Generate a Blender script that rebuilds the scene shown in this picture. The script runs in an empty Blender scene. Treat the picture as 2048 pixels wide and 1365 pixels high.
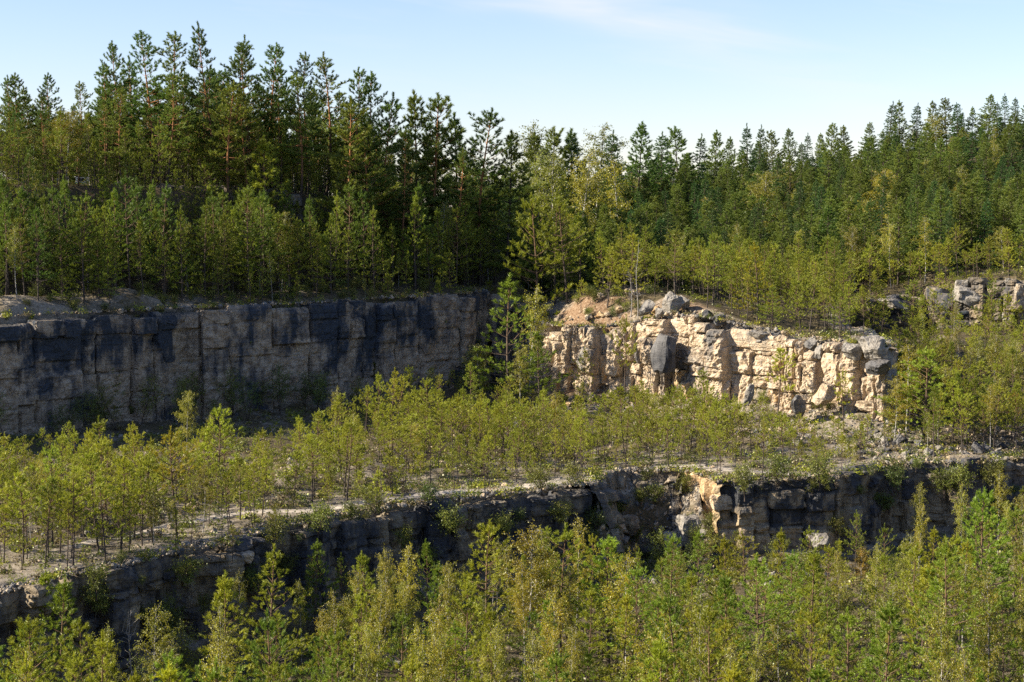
import bpy, bmesh, math, random
import numpy as np
from mathutils import Vector, noise as mnoise

R = math.radians
SC = bpy.context.scene
COL = SC.collection

# ------------------------------------------------------------------ camera, sky, sun, exposure
F = 3413.0                      # focal length in pixels of the 2048 px wide photograph
PITCH = math.atan((682.5 - 420.0) / F)
cam_d = bpy.data.cameras.new('camera'); cam = bpy.data.objects.new('camera', cam_d); COL.objects.link(cam)
cam_d.sensor_width = 36.0; cam_d.lens = 36.0 * F / 2048.0
cam_d.clip_start = 0.5; cam_d.clip_end = 12000.0
cam.location = (0, 0, 0); cam.rotation_euler = (R(90) - PITCH, 0, 0)
SC.camera = cam

SUN_EL = R(31.0)
SUN_AZ = math.atan2(-0.985, -0.16)       # from +Y towards +X
SUN_DIR = Vector((math.sin(SUN_AZ) * math.cos(SUN_EL), math.cos(SUN_AZ) * math.cos(SUN_EL), math.sin(SUN_EL)))
sun_d = bpy.data.lights.new('sun', 'SUN'); sun_d.energy = 5.0; sun_d.angle = R(0.5); sun_d.color = (1.0, 0.90, 0.74)
sun = bpy.data.objects.new('sun', sun_d); COL.objects.link(sun)
sun.rotation_euler = SUN_DIR.to_track_quat('Z', 'Y').to_euler(); sun.location = SUN_DIR * 300

world = bpy.data.worlds.new('World'); SC.world = world; world.use_nodes = True
wn = world.node_tree.nodes; wl = world.node_tree.links; wn.clear()
w_out = wn.new('ShaderNodeOutputWorld'); w_bg = wn.new('ShaderNodeBackground'); w_sky = wn.new('ShaderNodeTexSky')
w_sky.sky_type = 'NISHITA'; w_sky.sun_disc = False
w_sky.sun_elevation = SUN_EL; w_sky.sun_rotation = SUN_AZ % (2 * math.pi)
w_sky.altitude = 100; w_sky.air_density = 1.0; w_sky.dust_density = 0.3; w_sky.ozone_density = 3.0
w_bg.inputs['Strength'].default_value = 0.077
# thin cirrus: one soft bent streak plus faint wisps, by azimuth and elevation
def wm(op, a, b=None, c=None):
    m = wn.new('ShaderNodeMath'); m.operation = op
    for k, v in enumerate((a, b, c)):
        if v is None: continue
        if isinstance(v, (int, float)): m.inputs[k].default_value = v
        else: wl.new(v, m.inputs[k])
    return m.outputs[0]
tc = wn.new('ShaderNodeTexCoord'); sp = wn.new('ShaderNodeSeparateXYZ'); wl.new(tc.outputs['Generated'], sp.inputs[0])
az_ = wm('ARCTAN2', sp.outputs['X'], sp.outputs['Y']); el_ = sp.outputs['Z']
cb = wn.new('ShaderNodeCombineXYZ'); wl.new(wm('MULTIPLY', az_, 9.0), cb.inputs[0]); wl.new(wm('MULTIPLY', wm('ADD', el_, wm('MULTIPLY', az_, 0.12)), 60.0), cb.inputs[1])
cn = wn.new('ShaderNodeTexNoise'); cn.inputs['Scale'].default_value = 1.0; cn.inputs['Detail'].default_value = 6; cn.inputs['Distortion'].default_value = 0.6; wl.new(cb.outputs[0], cn.inputs['Vector'])
cen = wm('SUBTRACT', 0.118, wm('MULTIPLY', wm('MULTIPLY', az_, az_), 1.3))
wid_ = wm('ADD', wm('MULTIPLY', wm('MAXIMUM', az_, 0.0), 0.11), 0.0045)
dd = wm('DIVIDE', wm('SUBTRACT', el_, cen), wid_)
gs = wm('EXPONENT', wm('MULTIPLY', wm('MULTIPLY', dd, dd), -1.0))
along = wn.new('ShaderNodeMapRange'); along.inputs['From Min'].default_value = -0.045; along.inputs['From Max'].default_value = 0.03; wl.new(az_, along.inputs['Value'])
fade = wn.new('ShaderNodeMapRange'); fade.inputs['From Min'].default_value = 0.05; fade.inputs['From Max'].default_value = 0.28; fade.inputs['To Min'].default_value = 1.0; fade.inputs['To Max'].default_value = 0.0; wl.new(az_, fade.inputs['Value'])
nr = wn.new('ShaderNodeMapRange'); nr.inputs['From Min'].default_value = 0.25; nr.inputs['From Max'].default_value = 0.65; wl.new(cn.outputs['Fac'], nr.inputs['Value'])
wisp = wn.new('ShaderNodeMapRange'); wisp.inputs['From Min'].default_value = 0.55; wisp.inputs['From Max'].default_value = 0.85; wisp.inputs['To Max'].default_value = 0.22; wl.new(cn.outputs['Fac'], wisp.inputs['Value'])
cfac = wm('MINIMUM', wm('ADD', wm('MULTIPLY', wm('MULTIPLY', wm('MULTIPLY', gs, along.outputs[0]), fade.outputs[0]), wm('MULTIPLY', nr.outputs[0], 0.75)), wisp.outputs[0]), 1.0)
wb = wn.new('ShaderNodeMixRGB'); wb.blend_type = 'MULTIPLY'; wb.inputs['Fac'].default_value = 1.0; wb.inputs['Color2'].default_value = (1.0, 0.92, 1.02, 1)
cm = wn.new('ShaderNodeMixRGB'); cm.inputs['Color2'].default_value = (5.0, 5.0, 5.15, 1)
wl.new(w_sky.outputs['Color'], wb.inputs['Color1']); wl.new(wb.outputs['Color'], cm.inputs['Color1']); wl.new(cfac, cm.inputs['Fac']); wl.new(cm.outputs['Color'], w_bg.inputs['Color']); wl.new(w_bg.outputs['Background'], w_out.inputs['Surface'])

SC.view_settings.view_transform = 'Standard'; SC.view_settings.look = 'None'
SC.view_settings.exposure = 1.35; SC.view_settings.gamma = 1.0
SC.cycles.max_bounces = 6; SC.cycles.diffuse_bounces = 2; SC.cycles.glossy_bounces = 1; SC.cycles.transmission_bounces = 3; SC.cycles.transparent_max_bounces = 4
SC.cycles.use_denoising = False

# ------------------------------------------------------------------ helpers
RNG = np.random.default_rng(11); random.seed(5)
CT, ST = math.cos(PITCH), math.sin(PITCH)

def pix_dir(px, py):
    u = (px - 1024.0) / F; v = -(py - 682.5) / F
    return np.array([u, CT + v * ST, -ST + v * CT])
def at(px, py, Y):
    d = pix_dir(px, py); return d * (Y / d[1])
def on_z(px, py, z):
    d = pix_dir(px, py); return d * (z / d[2])
def to_px(x, y, z):
    cx = x; cz = y * CT - z * ST; cy = y * ST + z * CT
    return 1024 + F * cx / cz, 682.5 - F * cy / cz

def lerp(a, b, t): return a + (b - a) * t
def sstep(a, b, x):
    t = np.clip((np.asarray(x, float) - a) / (np.asarray(b) - a), 0, 1); return t * t * (3 - 2 * t)
def _hash(ix, iy, seed):
    h = (ix * 374761393 + iy * 668265263 + seed * 1442695041) & 0xFFFFFFFF
    h = ((h ^ (h >> 13)) * 1274126177) & 0xFFFFFFFF
    return ((h ^ (h >> 16)) & 0xFFFF) / 65535.0
def vnoise(x, y, seed=0):
    x = np.asarray(x, float); y = np.asarray(y, float)
    ix = np.floor(x).astype(np.int64); iy = np.floor(y).astype(np.int64)
    fx = x - ix; fy = y - iy; fx = fx * fx * (3 - 2 * fx); fy = fy * fy * (3 - 2 * fy)
    a = _hash(ix, iy, seed); b = _hash(ix + 1, iy, seed); c = _hash(ix, iy + 1, seed); d = _hash(ix + 1, iy + 1, seed)
    return lerp(lerp(a, b, fx), lerp(c, d, fx), fy) * 2 - 1
def fbm(x, y, seed=0, oct=4):
    s = 0; a = 1.0; f = 1.0
    for o in range(oct):
        s = s + a * vnoise(np.asarray(x) * f, np.asarray(y) * f, seed + o); a *= 0.5; f *= 2.03
    return s

def mesh_np(name, verts, faces, mats=(), face_mat=None, smooth=False):
    """verts (N,3); faces: list of int arrays (M,k)"""
    me = bpy.data.meshes.new(name)
    verts = np.asarray(verts, np.float32)
    if not isinstance(faces, (list, tuple)): faces = [faces]
    faces = [np.asarray(f, np.int32) for f in faces if len(f)]
    tot = sum(f.size for f in faces); nf = sum(len(f) for f in faces)
    me.vertices.add(len(verts)); me.vertices.foreach_set('co', verts.ravel())
    me.loops.add(tot); me.polygons.add(nf)
    me.loops.foreach_set('vertex_index', np.concatenate([f.ravel() for f in faces]))
    sizes = np.concatenate([np.full(len(f), f.shape[1], np.int32) for f in faces])
    starts = np.concatenate([[0], np.cumsum(sizes)[:-1]]).astype(np.int32)
    me.polygons.foreach_set('loop_start', starts)
    try: me.polygons.foreach_set('loop_total', sizes)
    except Exception: pass
    if face_mat is not None: me.polygons.foreach_set('material_index', np.asarray(face_mat, np.int32))
    for m in mats: me.materials.append(m)
    me.update(calc_edges=True)
    me.polygons.foreach_set('use_smooth', np.full(nf, smooth))
    return me

def link(name, data, parent=None, loc=None, rot=None, scl=None):
    o = bpy.data.objects.new(name, data); COL.objects.link(o)
    if parent is not None: o.parent = parent
    if loc is not None: o.location = loc
    if rot is not None: o.rotation_euler = rot
    if scl is not None: o.scale = scl
    return o
def tag(o, label=None, cat=None, group=None, kind=None):
    if label: o['label'] = label
    if cat: o['category'] = cat
    if group: o['group'] = group
    if kind: o['kind'] = kind
    return o

# ------------------------------------------------------------------ materials
def new_mat(name):
    m = bpy.data.materials.new(name); m.use_nodes = True
    n = m.node_tree.nodes; n.clear()
    return m, n, m.node_tree.links
def N(n, typ, **kw):
    nd = n.new(typ)
    for k, v in kw.items():
        if k in nd.inputs: nd.inputs[k].default_value = v
        else: setattr(nd, k, v)
    return nd
def ramp(n, stops):
    r = n.new('ShaderNodeValToRGB'); e = r.color_ramp.elements
    while len(e) > 1: e.remove(e[-1])
    e[0].position = stops[0][0]; e[0].color = (*stops[0][1], 1)
    for p, c in stops[1:]:
        x = e.new(p); x.color = (*c, 1)
    return r
def g3(v): return (v, v, v)

def foliage_mat(name, col_a, col_b, trans=0.38, dead=None):
    m, n, l = new_mat(name)
    oi = N(n, 'ShaderNodeObjectInfo'); geo = N(n, 'ShaderNodeNewGeometry')
    ns = N(n, 'ShaderNodeTexNoise', Scale=1.6, Detail=3.0); l.new(geo.outputs['Position'], ns.inputs['Vector'])
    rp = ramp(n, [(0.32, col_a), (0.68, col_b)]); l.new(ns.outputs['Fac'], rp.inputs['Fac'])
    hs = N(n, 'ShaderNodeHueSaturation')
    mh = N(n, 'ShaderNodeMapRange'); mh.inputs['To Min'].default_value = 0.488; mh.inputs['To Max'].default_value = 0.512; l.new(oi.outputs['Random'], mh.inputs['Value']); l.new(mh.outputs['Result'], hs.inputs['Hue'])
    mul = N(n, 'ShaderNodeMath', operation='MULTIPLY'); mul.inputs[1].default_value = 7.31; l.new(oi.outputs['Random'], mul.inputs[0])
    fr = N(n, 'ShaderNodeMath', operation='FRACT'); l.new(mul.outputs[0], fr.inputs[0])
    mv = N(n, 'ShaderNodeMapRange'); mv.inputs['To Min'].default_value = 0.72; mv.inputs['To Max'].default_value = 1.2; l.new(fr.outputs[0], mv.inputs['Value']); l.new(mv.outputs['Result'], hs.inputs['Value'])
    l.new(rp.outputs['Color'], hs.inputs['Color'])
    tn = N(n, 'ShaderNodeMixRGB', blend_type='MULTIPLY', Fac=1.0); l.new(hs.outputs['Color'], tn.inputs['Color1']); l.new(oi.outputs['Color'], tn.inputs['Color2'])
    df = N(n, 'ShaderNodeBsdfDiffuse'); tr = N(n, 'ShaderNodeBsdfTranslucent'); gl = N(n, 'ShaderNodeBsdfGlossy', Roughness=0.45)
    l.new(tn.outputs['Color'], df.inputs['Color']); l.new(tn.outputs['Color'], tr.inputs['Color'])
    gl.inputs['Color'].default_value = (0.8, 0.85, 0.7, 1)
    m1 = N(n, 'ShaderNodeMixShader', Fac=trans); l.new(df.outputs[0], m1.inputs[1]); l.new(tr.outputs[0], m1.inputs[2])
    m2 = N(n, 'ShaderNodeMixShader', Fac=0.035); l.new(m1.outputs[0], m2.inputs[1]); l.new(gl.outputs[0], m2.inputs[2])
    o = N(n, 'ShaderNodeOutputMaterial'); l.new(m2.outputs[0], o.inputs['Surface'])
    return m

def bark_mat(name, low, high, z0, z1, rough=0.9, scale=(9, 9, 2.5)):
    m, n, l = new_mat(name)
    t = N(n, 'ShaderNodeTexCoord'); sx = N(n, 'ShaderNodeSeparateXYZ'); l.new(t.outputs['Generated'], sx.inputs[0])
    mr = N(n, 'ShaderNodeMapRange'); mr.inputs['From Min'].default_value = z0; mr.inputs['From Max'].default_value = z1; l.new(sx.outputs['Z'], mr.inputs['Value'])
    mx = N(n, 'ShaderNodeMixRGB'); mx.inputs['Color1'].default_value = (*low, 1); mx.inputs['Color2'].default_value = (*high, 1); l.new(mr.outputs['Result'], mx.inputs['Fac'])
    mp_ = N(n, 'ShaderNodeMapping', Scale=scale); l.new(t.outputs['Object'], mp_.inputs['Vector'])
    ns = N(n, 'ShaderNodeTexNoise', Scale=1.0, Detail=4.0); l.new(mp_.outputs['Vector'], ns.inputs['Vector'])
    rp = ramp(n, [(0.3, g3(0.5)), (0.7, g3(1.25))]); l.new(ns.outputs['Fac'], rp.inputs['Fac'])
    mu = N(n, 'ShaderNodeMixRGB', blend_type='MULTIPLY', Fac=1.0); l.new(mx.outputs['Color'], mu.inputs['Color1']); l.new(rp.outputs['Color'], mu.inputs['Color2'])
    p = N(n, 'ShaderNodeBsdfPrincipled', Roughness=rough); l.new(mu.outputs['Color'], p.inputs['Base Color'])
    p.inputs['Specular IOR Level'].default_value = 0.15
    o = N(n, 'ShaderNodeOutputMaterial'); l.new(p.outputs[0], o.inputs['Surface'])
    return m

def birch_bark():
    m, n, l = new_mat('birch_bark')
    t = N(n, 'ShaderNodeTexCoord'); mp_ = N(n, 'ShaderNodeMapping', Scale=(2.5, 2.5, 9)); l.new(t.outputs['Object'], mp_.inputs['Vector'])
    ns = N(n, 'ShaderNodeTexNoise', Scale=1.0, Detail=3.0); l.new(mp_.outputs['Vector'], ns.inputs['Vector'])
    rp = ramp(n, [(0.42, (0.05, 0.045, 0.04)), (0.50, (0.36, 0.34, 0.30)), (0.75, (0.50, 0.47, 0.43))]); l.new(ns.outputs['Fac'], rp.inputs['Fac'])
    p = N(n, 'ShaderNodeBsdfPrincipled', Roughness=0.8); l.new(rp.outputs['Color'], p.inputs['Base Color'])
    o = N(n, 'ShaderNodeOutputMaterial'); l.new(p.outputs[0], o.inputs['Surface'])
    return m

def rock_mat(name, pale, tan, dark, stain_lo=0.46, stain_hi=0.60, top_dark=0.55, seed=0.0, bump=0.35, streak=0.5, zst=None):
    """weathered sedimentary rock: pale and tan beds, dark lichen stains running down in streaks, fine grain"""
    m, n, l = new_mat(name)
    geo = N(n, 'ShaderNodeNewGeometry'); oi = N(n, 'ShaderNodeObjectInfo')
    def nz(scale_vec, scale, detail, off=0.0, dist=0.0):
        mp_ = N(n, 'ShaderNodeMapping', Scale=scale_vec, Location=(seed + off, off * 1.7, off * 0.6)); l.new(geo.outputs['Position'], mp_.inputs['Vector'])
        t = N(n, 'ShaderNodeTexNoise', Scale=scale, Detail=detail, Roughness=0.6, Distortion=dist); l.new(mp_.outputs['Vector'], t.inputs['Vector']); return t
    n_big = nz((1, 1, 0.75), 0.22, 6, 3.1, 0.4)
    n_str = nz((1.3, 1.3, 0.16), 0.9, 6, 7.7, 0.2)
    n_bed = nz((0.12, 0.12, 3.2), 0.8, 5, 12.3, 0.3)
    n_fine = nz((1, 1, 1.3), 5.5, 6, 1.9)
    n_mid = nz((1, 1, 1.2), 1.4, 5, 21.4)
    base = ramp(n, [(0.34, tan), (0.62, pale)]); l.new(n_mid.outputs['Fac'], base.inputs['Fac'])
    # stain = big + streak noise + per-block random + upward facing
    a = N(n, 'ShaderNodeMath', operation='MULTIPLY_ADD'); a.inputs[1].default_value = streak; l.new(n_str.outputs['Fac'], a.inputs[0])
    b = N(n, 'ShaderNodeMath', operation='MULTIPLY'); b.inputs[1].default_value = 1.0 - streak; l.new(n_big.outputs['Fac'], b.inputs[0]); l.new(b.outputs[0], a.inputs[2])
    rnd = N(n, 'ShaderNodeMath', operation='MULTIPLY_ADD'); rnd.inputs[1].default_value = 0.08; rnd.inputs[2].default_value = -0.04; l.new(oi.outputs['Random'], rnd.inputs[0])
    s1 = N(n, 'ShaderNodeMath', operation='ADD'); l.new(a.outputs[0], s1.inputs[0]); l.new(rnd.outputs[0], s1.inputs[1])
    fm = N(n, 'ShaderNodeMath', operation='MULTIPLY_ADD'); fm.inputs[1].default_value = 0.16; fm.inputs[2].default_value = -0.08; l.new(n_fine.outputs['Fac'], fm.inputs[0])
    s2 = N(n, 'ShaderNodeMath', operation='ADD'); l.new(s1.outputs[0], s2.inputs[0]); l.new(fm.outputs[0], s2.inputs[1])
    if zst:
        sz = N(n, 'ShaderNodeSeparateXYZ'); l.new(geo.outputs['Position'], sz.inputs[0])
        zr = N(n, 'ShaderNodeMapRange'); zr.inputs['From Min'].default_value = zst[0]; zr.inputs['From Max'].default_value = zst[1]; zr.inputs['To Min'].default_value = -zst[2]; zr.inputs['To Max'].default_value = zst[2]; l.new(sz.outputs['Z'], zr.inputs['Value'])
        s3 = N(n, 'ShaderNodeMath', operation='ADD'); l.new(s2.outputs[0], s3.inputs[0]); l.new(zr.outputs['Result'], s3.inputs[1]); s2 = s3
    stn = ramp(n, [(stain_lo, g3(0.0)), (stain_hi, g3(1.0))]); l.new(s2.outputs[0], stn.inputs['Fac'])
    mx = N(n, 'ShaderNodeMixRGB'); mx.inputs['Color2'].default_value = (*dark, 1); l.new(stn.outputs['Color'], mx.inputs['Fac']); l.new(base.outputs['Color'], mx.inputs['Color1'])
    bed = ramp(n, [(0.30, g3(0.55)), (0.42, g3(1.0)), (0.7, g3(1.12))]); l.new(n_bed.outputs['Fac'], bed.inputs['Fac'])
    m2 = N(n, 'ShaderNodeMixRGB', blend_type='MULTIPLY', Fac=0.8); l.new(mx.outputs['Color'], m2.inputs['Color1']); l.new(bed.outputs['Color'], m2.inputs['Color2'])
    fr = ramp(n, [(0.25, g3(0.55)), (0.6, g3(1.1))]); l.new(n_fine.outputs['Fac'], fr.inputs['Fac'])
    m3 = N(n, 'ShaderNodeMixRGB', blend_type='MULTIPLY', Fac=0.8); l.new(m2.outputs['Color'], m3.inputs['Color1']); l.new(fr.outputs['Color'], m3.inputs['Color2'])
    # lichen and litter on the upper faces
    sx = N(n, 'ShaderNodeSeparateXYZ'); l.new(geo.outputs['Normal'], sx.inputs[0])
    up = N(n, 'ShaderNodeMapRange'); up.inputs['From Min'].default_value = 0.55; up.inputs['From Max'].default_value = 0.95; up.inputs['To Max'].default_value = top_dark; l.new(sx.outputs['Z'], up.inputs['Value'])
    m4 = N(n, 'ShaderNodeMixRGB'); m4.inputs['Color2'].default_value = (0.19, 0.165, 0.13, 1); l.new(up.outputs['Result'], m4.inputs['Fac']); l.new(m3.outputs['Color'], m4.inputs['Color1'])
    vm = N(n, 'ShaderNodeMapping', Scale=(1, 1, 0.8), Location=(seed, 2, 5)); l.new(geo.outputs['Position'], vm.inputs['Vector'])
    vd = N(n, 'ShaderNodeMixRGB', blend_type='ADD', Fac=0.45); l.new(vm.outputs['Vector'], vd.inputs['Color1']); l.new(n_mid.outputs['Color'], vd.inputs['Color2'])
    vo = N(n, 'ShaderNodeTexVoronoi', feature='DISTANCE_TO_EDGE', Scale=0.85); l.new(vd.outputs['Color'], vo.inputs['Vector'])
    vr = ramp(n, [(0.0, g3(0.35)), (0.035, g3(1.0))]); l.new(vo.outputs['Distance'], vr.inputs['Fac'])
    m5 = N(n, 'ShaderNodeMixRGB', blend_type='MULTIPLY', Fac=0.75); l.new(m4.outputs['Color'], m5.inputs['Color1']); l.new(vr.outputs['Color'], m5.inputs['Color2']); m4 = m5
    p = N(n, 'ShaderNodeBsdfPrincipled', Roughness=0.92); l.new(m4.outputs['Color'], p.inputs['Base Color']); p.inputs['Specular IOR Level'].default_value = 0.2
    hsum = N(n, 'ShaderNodeMath', operation='MULTIPLY_ADD'); hsum.inputs[1].default_value = 1.2; l.new(n_bed.outputs['Fac'], hsum.inputs[0]); l.new(n_fine.outputs['Fac'], hsum.inputs[2])
    hs2 = N(n, 'ShaderNodeMath', operation='ADD'); l.new(hsum.outputs[0], hs2.inputs[0]); l.new(n_mid.outputs['Fac'], hs2.inputs[1])
    bp = N(n, 'ShaderNodeBump', Strength=bump, Distance=0.35); l.new(hs2.outputs[0], bp.inputs['Height']); l.new(bp.outputs['Normal'], p.inputs['Normal'])
    o = N(n, 'ShaderNodeOutputMaterial'); l.new(p.outputs[0], o.inputs['Surface'])
    return m

def ground_mat():
    """colour by vertex colour: R sand and gravel, G orange soil, B forest litter"""
    m, n, l = new_mat('ground')
    geo = N(n, 'ShaderNodeNewGeometry'); at_ = N(n, 'ShaderNodeVertexColor', layer_name='cover'); sx = N(n, 'ShaderNodeSeparateXYZ'); l.new(at_.outputs['Color'], sx.inputs[0])
    def nz(scale, detail, sv=(1, 1, 1)):
        mp_ = N(n, 'ShaderNodeMapping', Scale=sv); l.new(geo.outputs['Position'], mp_.inputs['Vector'])
        t = N(n, 'ShaderNodeTexNoise', Scale=scale, Detail=detail, Roughness=0.65); l.new(mp_.outputs['Vector'], t.inputs['Vector']); return t
    n1 = nz(0.45, 6); n2 = nz(3.5, 6); n3 = nz(14, 3)
    litter = ramp(n, [(0.30, (0.055, 0.05, 0.025)), (0.5, (0.10, 0.08, 0.045)), (0.7, (0.16, 0.12, 0.075))]); l.new(n2.outputs['Fac'], litter.inputs['Fac'])
    sand = ramp(n, [(0.28, (0.15, 0.12, 0.085)), (0.5, (0.26, 0.22, 0.165)), (0.72, (0.38, 0.33, 0.265))]); l.new(n2.outputs['Fac'], sand.inputs['Fac'])
    soil = ramp(n, [(0.30, (0.09, 0.055, 0.032)), (0.48, (0.20, 0.125, 0.072)), (0.68, (0.33, 0.25, 0.17))]); l.new(n2.outputs['Fac'], soil.inputs['Fac'])
    def thr(sock, noise_amt):
        a = N(n, 'ShaderNodeMath', operation='MULTIPLY_ADD'); a.inputs[1].default_value = noise_amt; a.inputs[2].default_value = -noise_amt * 0.5; l.new(n1.outputs['Fac'], a.inputs[0])
        b = N(n, 'ShaderNodeMath', operation='ADD'); l.new(sock, b.inputs[0]); l.new(a.outputs[0], b.inputs[1])
        c = N(n, 'ShaderNodeMapRange'); c.inputs['From Min'].default_value = 0.3; c.inputs['From Max'].default_value = 0.7; l.new(b.outputs[0], c.inputs['Value']); return c
    c1 = thr(sx.outputs['X'], 1.9); c2 = thr(sx.outputs['Y'], 1.3)
    mx = N(n, 'ShaderNodeMixRGB'); l.new(c1.outputs['Result'], mx.inputs['Fac']); l.new(litter.outputs['Color'], mx.inputs['Color1']); l.new(sand.outputs['Color'], mx.inputs['Color2'])
    my = N(n, 'ShaderNodeMixRGB'); l.new(c2.outputs['Result'], my.inputs['Fac']); l.new(mx.outputs['Color'], my.inputs['Color1']); l.new(soil.outputs['Color'], my.inputs['Color2'])
    fr = ramp(n, [(0.3, g3(0.6)), (0.65, g3(1.15))]); l.new(n3.outputs['Fac'], fr.inputs['Fac'])
    mz = N(n, 'ShaderNodeMixRGB', blend_type='MULTIPLY', Fac=1.0); l.new(my.outputs['Color'], mz.inputs['Color1']); l.new(fr.outputs['Color'], mz.inputs['Color2'])
    p = N(n, 'ShaderNodeBsdfPrincipled', Roughness=0.95); l.new(mz.outputs['Color'], p.inputs['Base Color']); p.inputs['Specular IOR Level'].default_value = 0.1
    bp = N(n, 'ShaderNodeBump', Strength=0.5, Distance=0.25); l.new(n2.outputs['Fac'], bp.inputs['Height']); l.new(bp.outputs['Normal'], p.inputs['Normal'])
    o = N(n, 'ShaderNodeOutputMaterial'); l.new(p.outputs[0], o.inputs['Surface'])
    return m

def plain_mat(name, col, rough=0.7, var=0.25, scale=6.0):
    m, n, l = new_mat(name)
    geo = N(n, 'ShaderNodeNewGeometry'); ns = N(n, 'ShaderNodeTexNoise', Scale=scale, Detail=5.0); l.new(geo.outputs['Position'], ns.inputs['Vector'])
    rp = ramp(n, [(0.3, tuple(c * (1 - var) for c in col)), (0.7, tuple(min(1, c * (1 + var)) for c in col))]); l.new(ns.outputs['Fac'], rp.inputs['Fac'])
    p = N(n, 'ShaderNodeBsdfPrincipled', Roughness=rough); l.new(rp.outputs['Color'], p.inputs['Base Color'])
    o = N(n, 'ShaderNodeOutputMaterial'); l.new(p.outputs[0], o.inputs['Surface'])
    return m

M_GROUND = ground_mat()
M_PATH = plain_mat('pale_gravel', (0.37, 0.315, 0.245), 0.95, 0.5, 1.6)
M_YOUNG = foliage_mat('young_pine_needles', (0.255, 0.280, 0.022), (0.370, 0.375, 0.034), 0.36)
M_MID = foliage_mat('pine_needles', (0.180, 0.220, 0.020), (0.285, 0.310, 0.032), 0.38)
M_TALL = foliage_mat('mature_pine_needles', (0.115, 0.165, 0.026), (0.200, 0.240, 0.036), 0.35)
M_SPRUCE = foliage_mat('spruce_needles', (0.065, 0.120, 0.032), (0.105, 0.160, 0.038), 0.3)
M_BIRCH = foliage_mat('birch_leaves', (0.200, 0.225, 0.022), (0.310, 0.290, 0.030), 0.45)
M_SHRUB = foliage_mat('shrub_leaves', (0.120, 0.155, 0.024), (0.200, 0.215, 0.034), 0.4)
M_BARK_Y = bark_mat('young_pine_bark', (0.085, 0.07, 0.058), (0.16, 0.10, 0.055), 0.3, 0.8)
M_BARK_T = bark_mat('mature_pine_bark', (0.085, 0.065, 0.052), (0.33, 0.155, 0.065), 0.22, 0.55)
M_BARK_S = bark_mat('spruce_bark', (0.07, 0.055, 0.045), (0.09, 0.07, 0.05), 0.0, 1.0)
M_BARK_B = birch_bark()
M_DEAD = plain_mat('grey_dead_wood', (0.26, 0.24, 0.21), 0.9, 0.3, 8)
PALE, TAN, DARK = (0.50, 0.415, 0.30), (0.36, 0.265, 0.165), (0.070, 0.075, 0.082)
M_ROCK_SHADE = rock_mat('stained_shade_toned_rock', (0.42, 0.35, 0.26), (0.25, 0.185, 0.12), (0.044, 0.053, 0.066), 0.44, 0.54, 0.4, 0.0, 0.7, 0.3, zst=(-17.0, -11.5, 0.04))  # real stains, but their tone is darkened to deepen the cliff's shade
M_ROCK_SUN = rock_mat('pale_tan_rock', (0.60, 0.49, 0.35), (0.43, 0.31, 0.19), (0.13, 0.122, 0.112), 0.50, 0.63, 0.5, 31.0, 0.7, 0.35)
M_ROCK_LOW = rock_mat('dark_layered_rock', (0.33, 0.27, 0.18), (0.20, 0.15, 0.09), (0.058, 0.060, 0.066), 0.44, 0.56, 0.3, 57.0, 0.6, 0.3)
M_ROCK_BEDS = rock_mat('pale_bedded_rock', (0.43, 0.345, 0.225), (0.29, 0.21, 0.125), (0.05, 0.052, 0.056), 0.46, 0.56, 0.35, 77.0, 0.6, 0.3, zst=(-26.0, -22.0, 0.06))
M_ROCK_ORANGE = rock_mat('fresh_ochre_rock', (0.52, 0.39, 0.23), (0.38, 0.23, 0.105), (0.14, 0.12, 0.10), 0.60, 0.75, 0.3, 87.0, 0.5, 0.3)
M_ROCK_GREY = rock_mat('grey_boulder_rock', (0.31, 0.285, 0.245), (0.21, 0.185, 0.15), (0.085, 0.088, 0.095), 0.50, 0.64, 0.25, 43.0, 0.5, 0.2)
M_ROCK_DARK = rock_mat('dark_grey_rock', (0.16, 0.155, 0.15), (0.11, 0.105, 0.10), (0.045, 0.046, 0.05), 0.45, 0.6, 0.3, 65.0, 0.5, 0.2)

# ------------------------------------------------------------------ terrain
ZB, ZF = -21.5, -28.7

def poly_len_pts(pts): return np.array(pts, float)
rimA_px = [(-420, 1290), (-200, 1235), (0, 1192), (150, 1152), (300, 1122), (400, 1098), (470, 1092), (520, 1066), (600, 1050), (715, 1026), (830, 1012), (899, 1004), (1040, 989), (1119, 979), (1190, 971)]
RIM_A = [tuple(on_z(a, b, ZB)[:2]) for a, b in rimA_px]
def XY(px, Y): return ((px - 1024.0) / F * Y * 1.0, Y)
RIM_A += [XY(1215, 138.5), XY(1300, 139.5), XY(1372, 139.3), XY(1405, 137.2), XY(1440, 133.8), XY(1560, 134.6), XY(1690, 136.0), XY(1745, 138.5), XY(1790, 143.0), XY(1860, 144.0), XY(1960, 143.5), XY(2040, 146.0), XY(2200, 150.0), XY(2600, 158.0)]
RIM_A = np.array(RIM_A)
rimB_l = [(-500, 138.0), (-220, 146.5), (0, 153.0), (75, 155.5), (150, 158.0), (250, 161.0), (330, 164.5), (362, 166.5), (420, 167.0), (520, 170.5), (610, 174.0), (700, 178.0), (800, 182.5), (880, 186.0), (935, 188.0), (975, 196.0), (1030, 199.0), (1062, 192.0),
          (1100, 184.5), (1140, 182.5), (1250, 178.8), (1340, 175.5), (1430, 171.5), (1520, 168.2), (1600, 166.0), (1680, 163.0), (1740, 160.0), (1775, 159.0), (1800, 163.0)]
RIM_B = [XY(a, b) for a, b in rimB_l] + [(38.0, 172.0), (38.5, 185.0), (40.0, 197.0), XY(1745, 197.0), XY(1800, 198.0), XY(1850, 199.5), XY(1890, 195.0), XY(1960, 193.5), XY(2048, 192.0), XY(2200, 190.0), XY(2700, 195.0)]
RIM_B = np.array(RIM_B)

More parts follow.
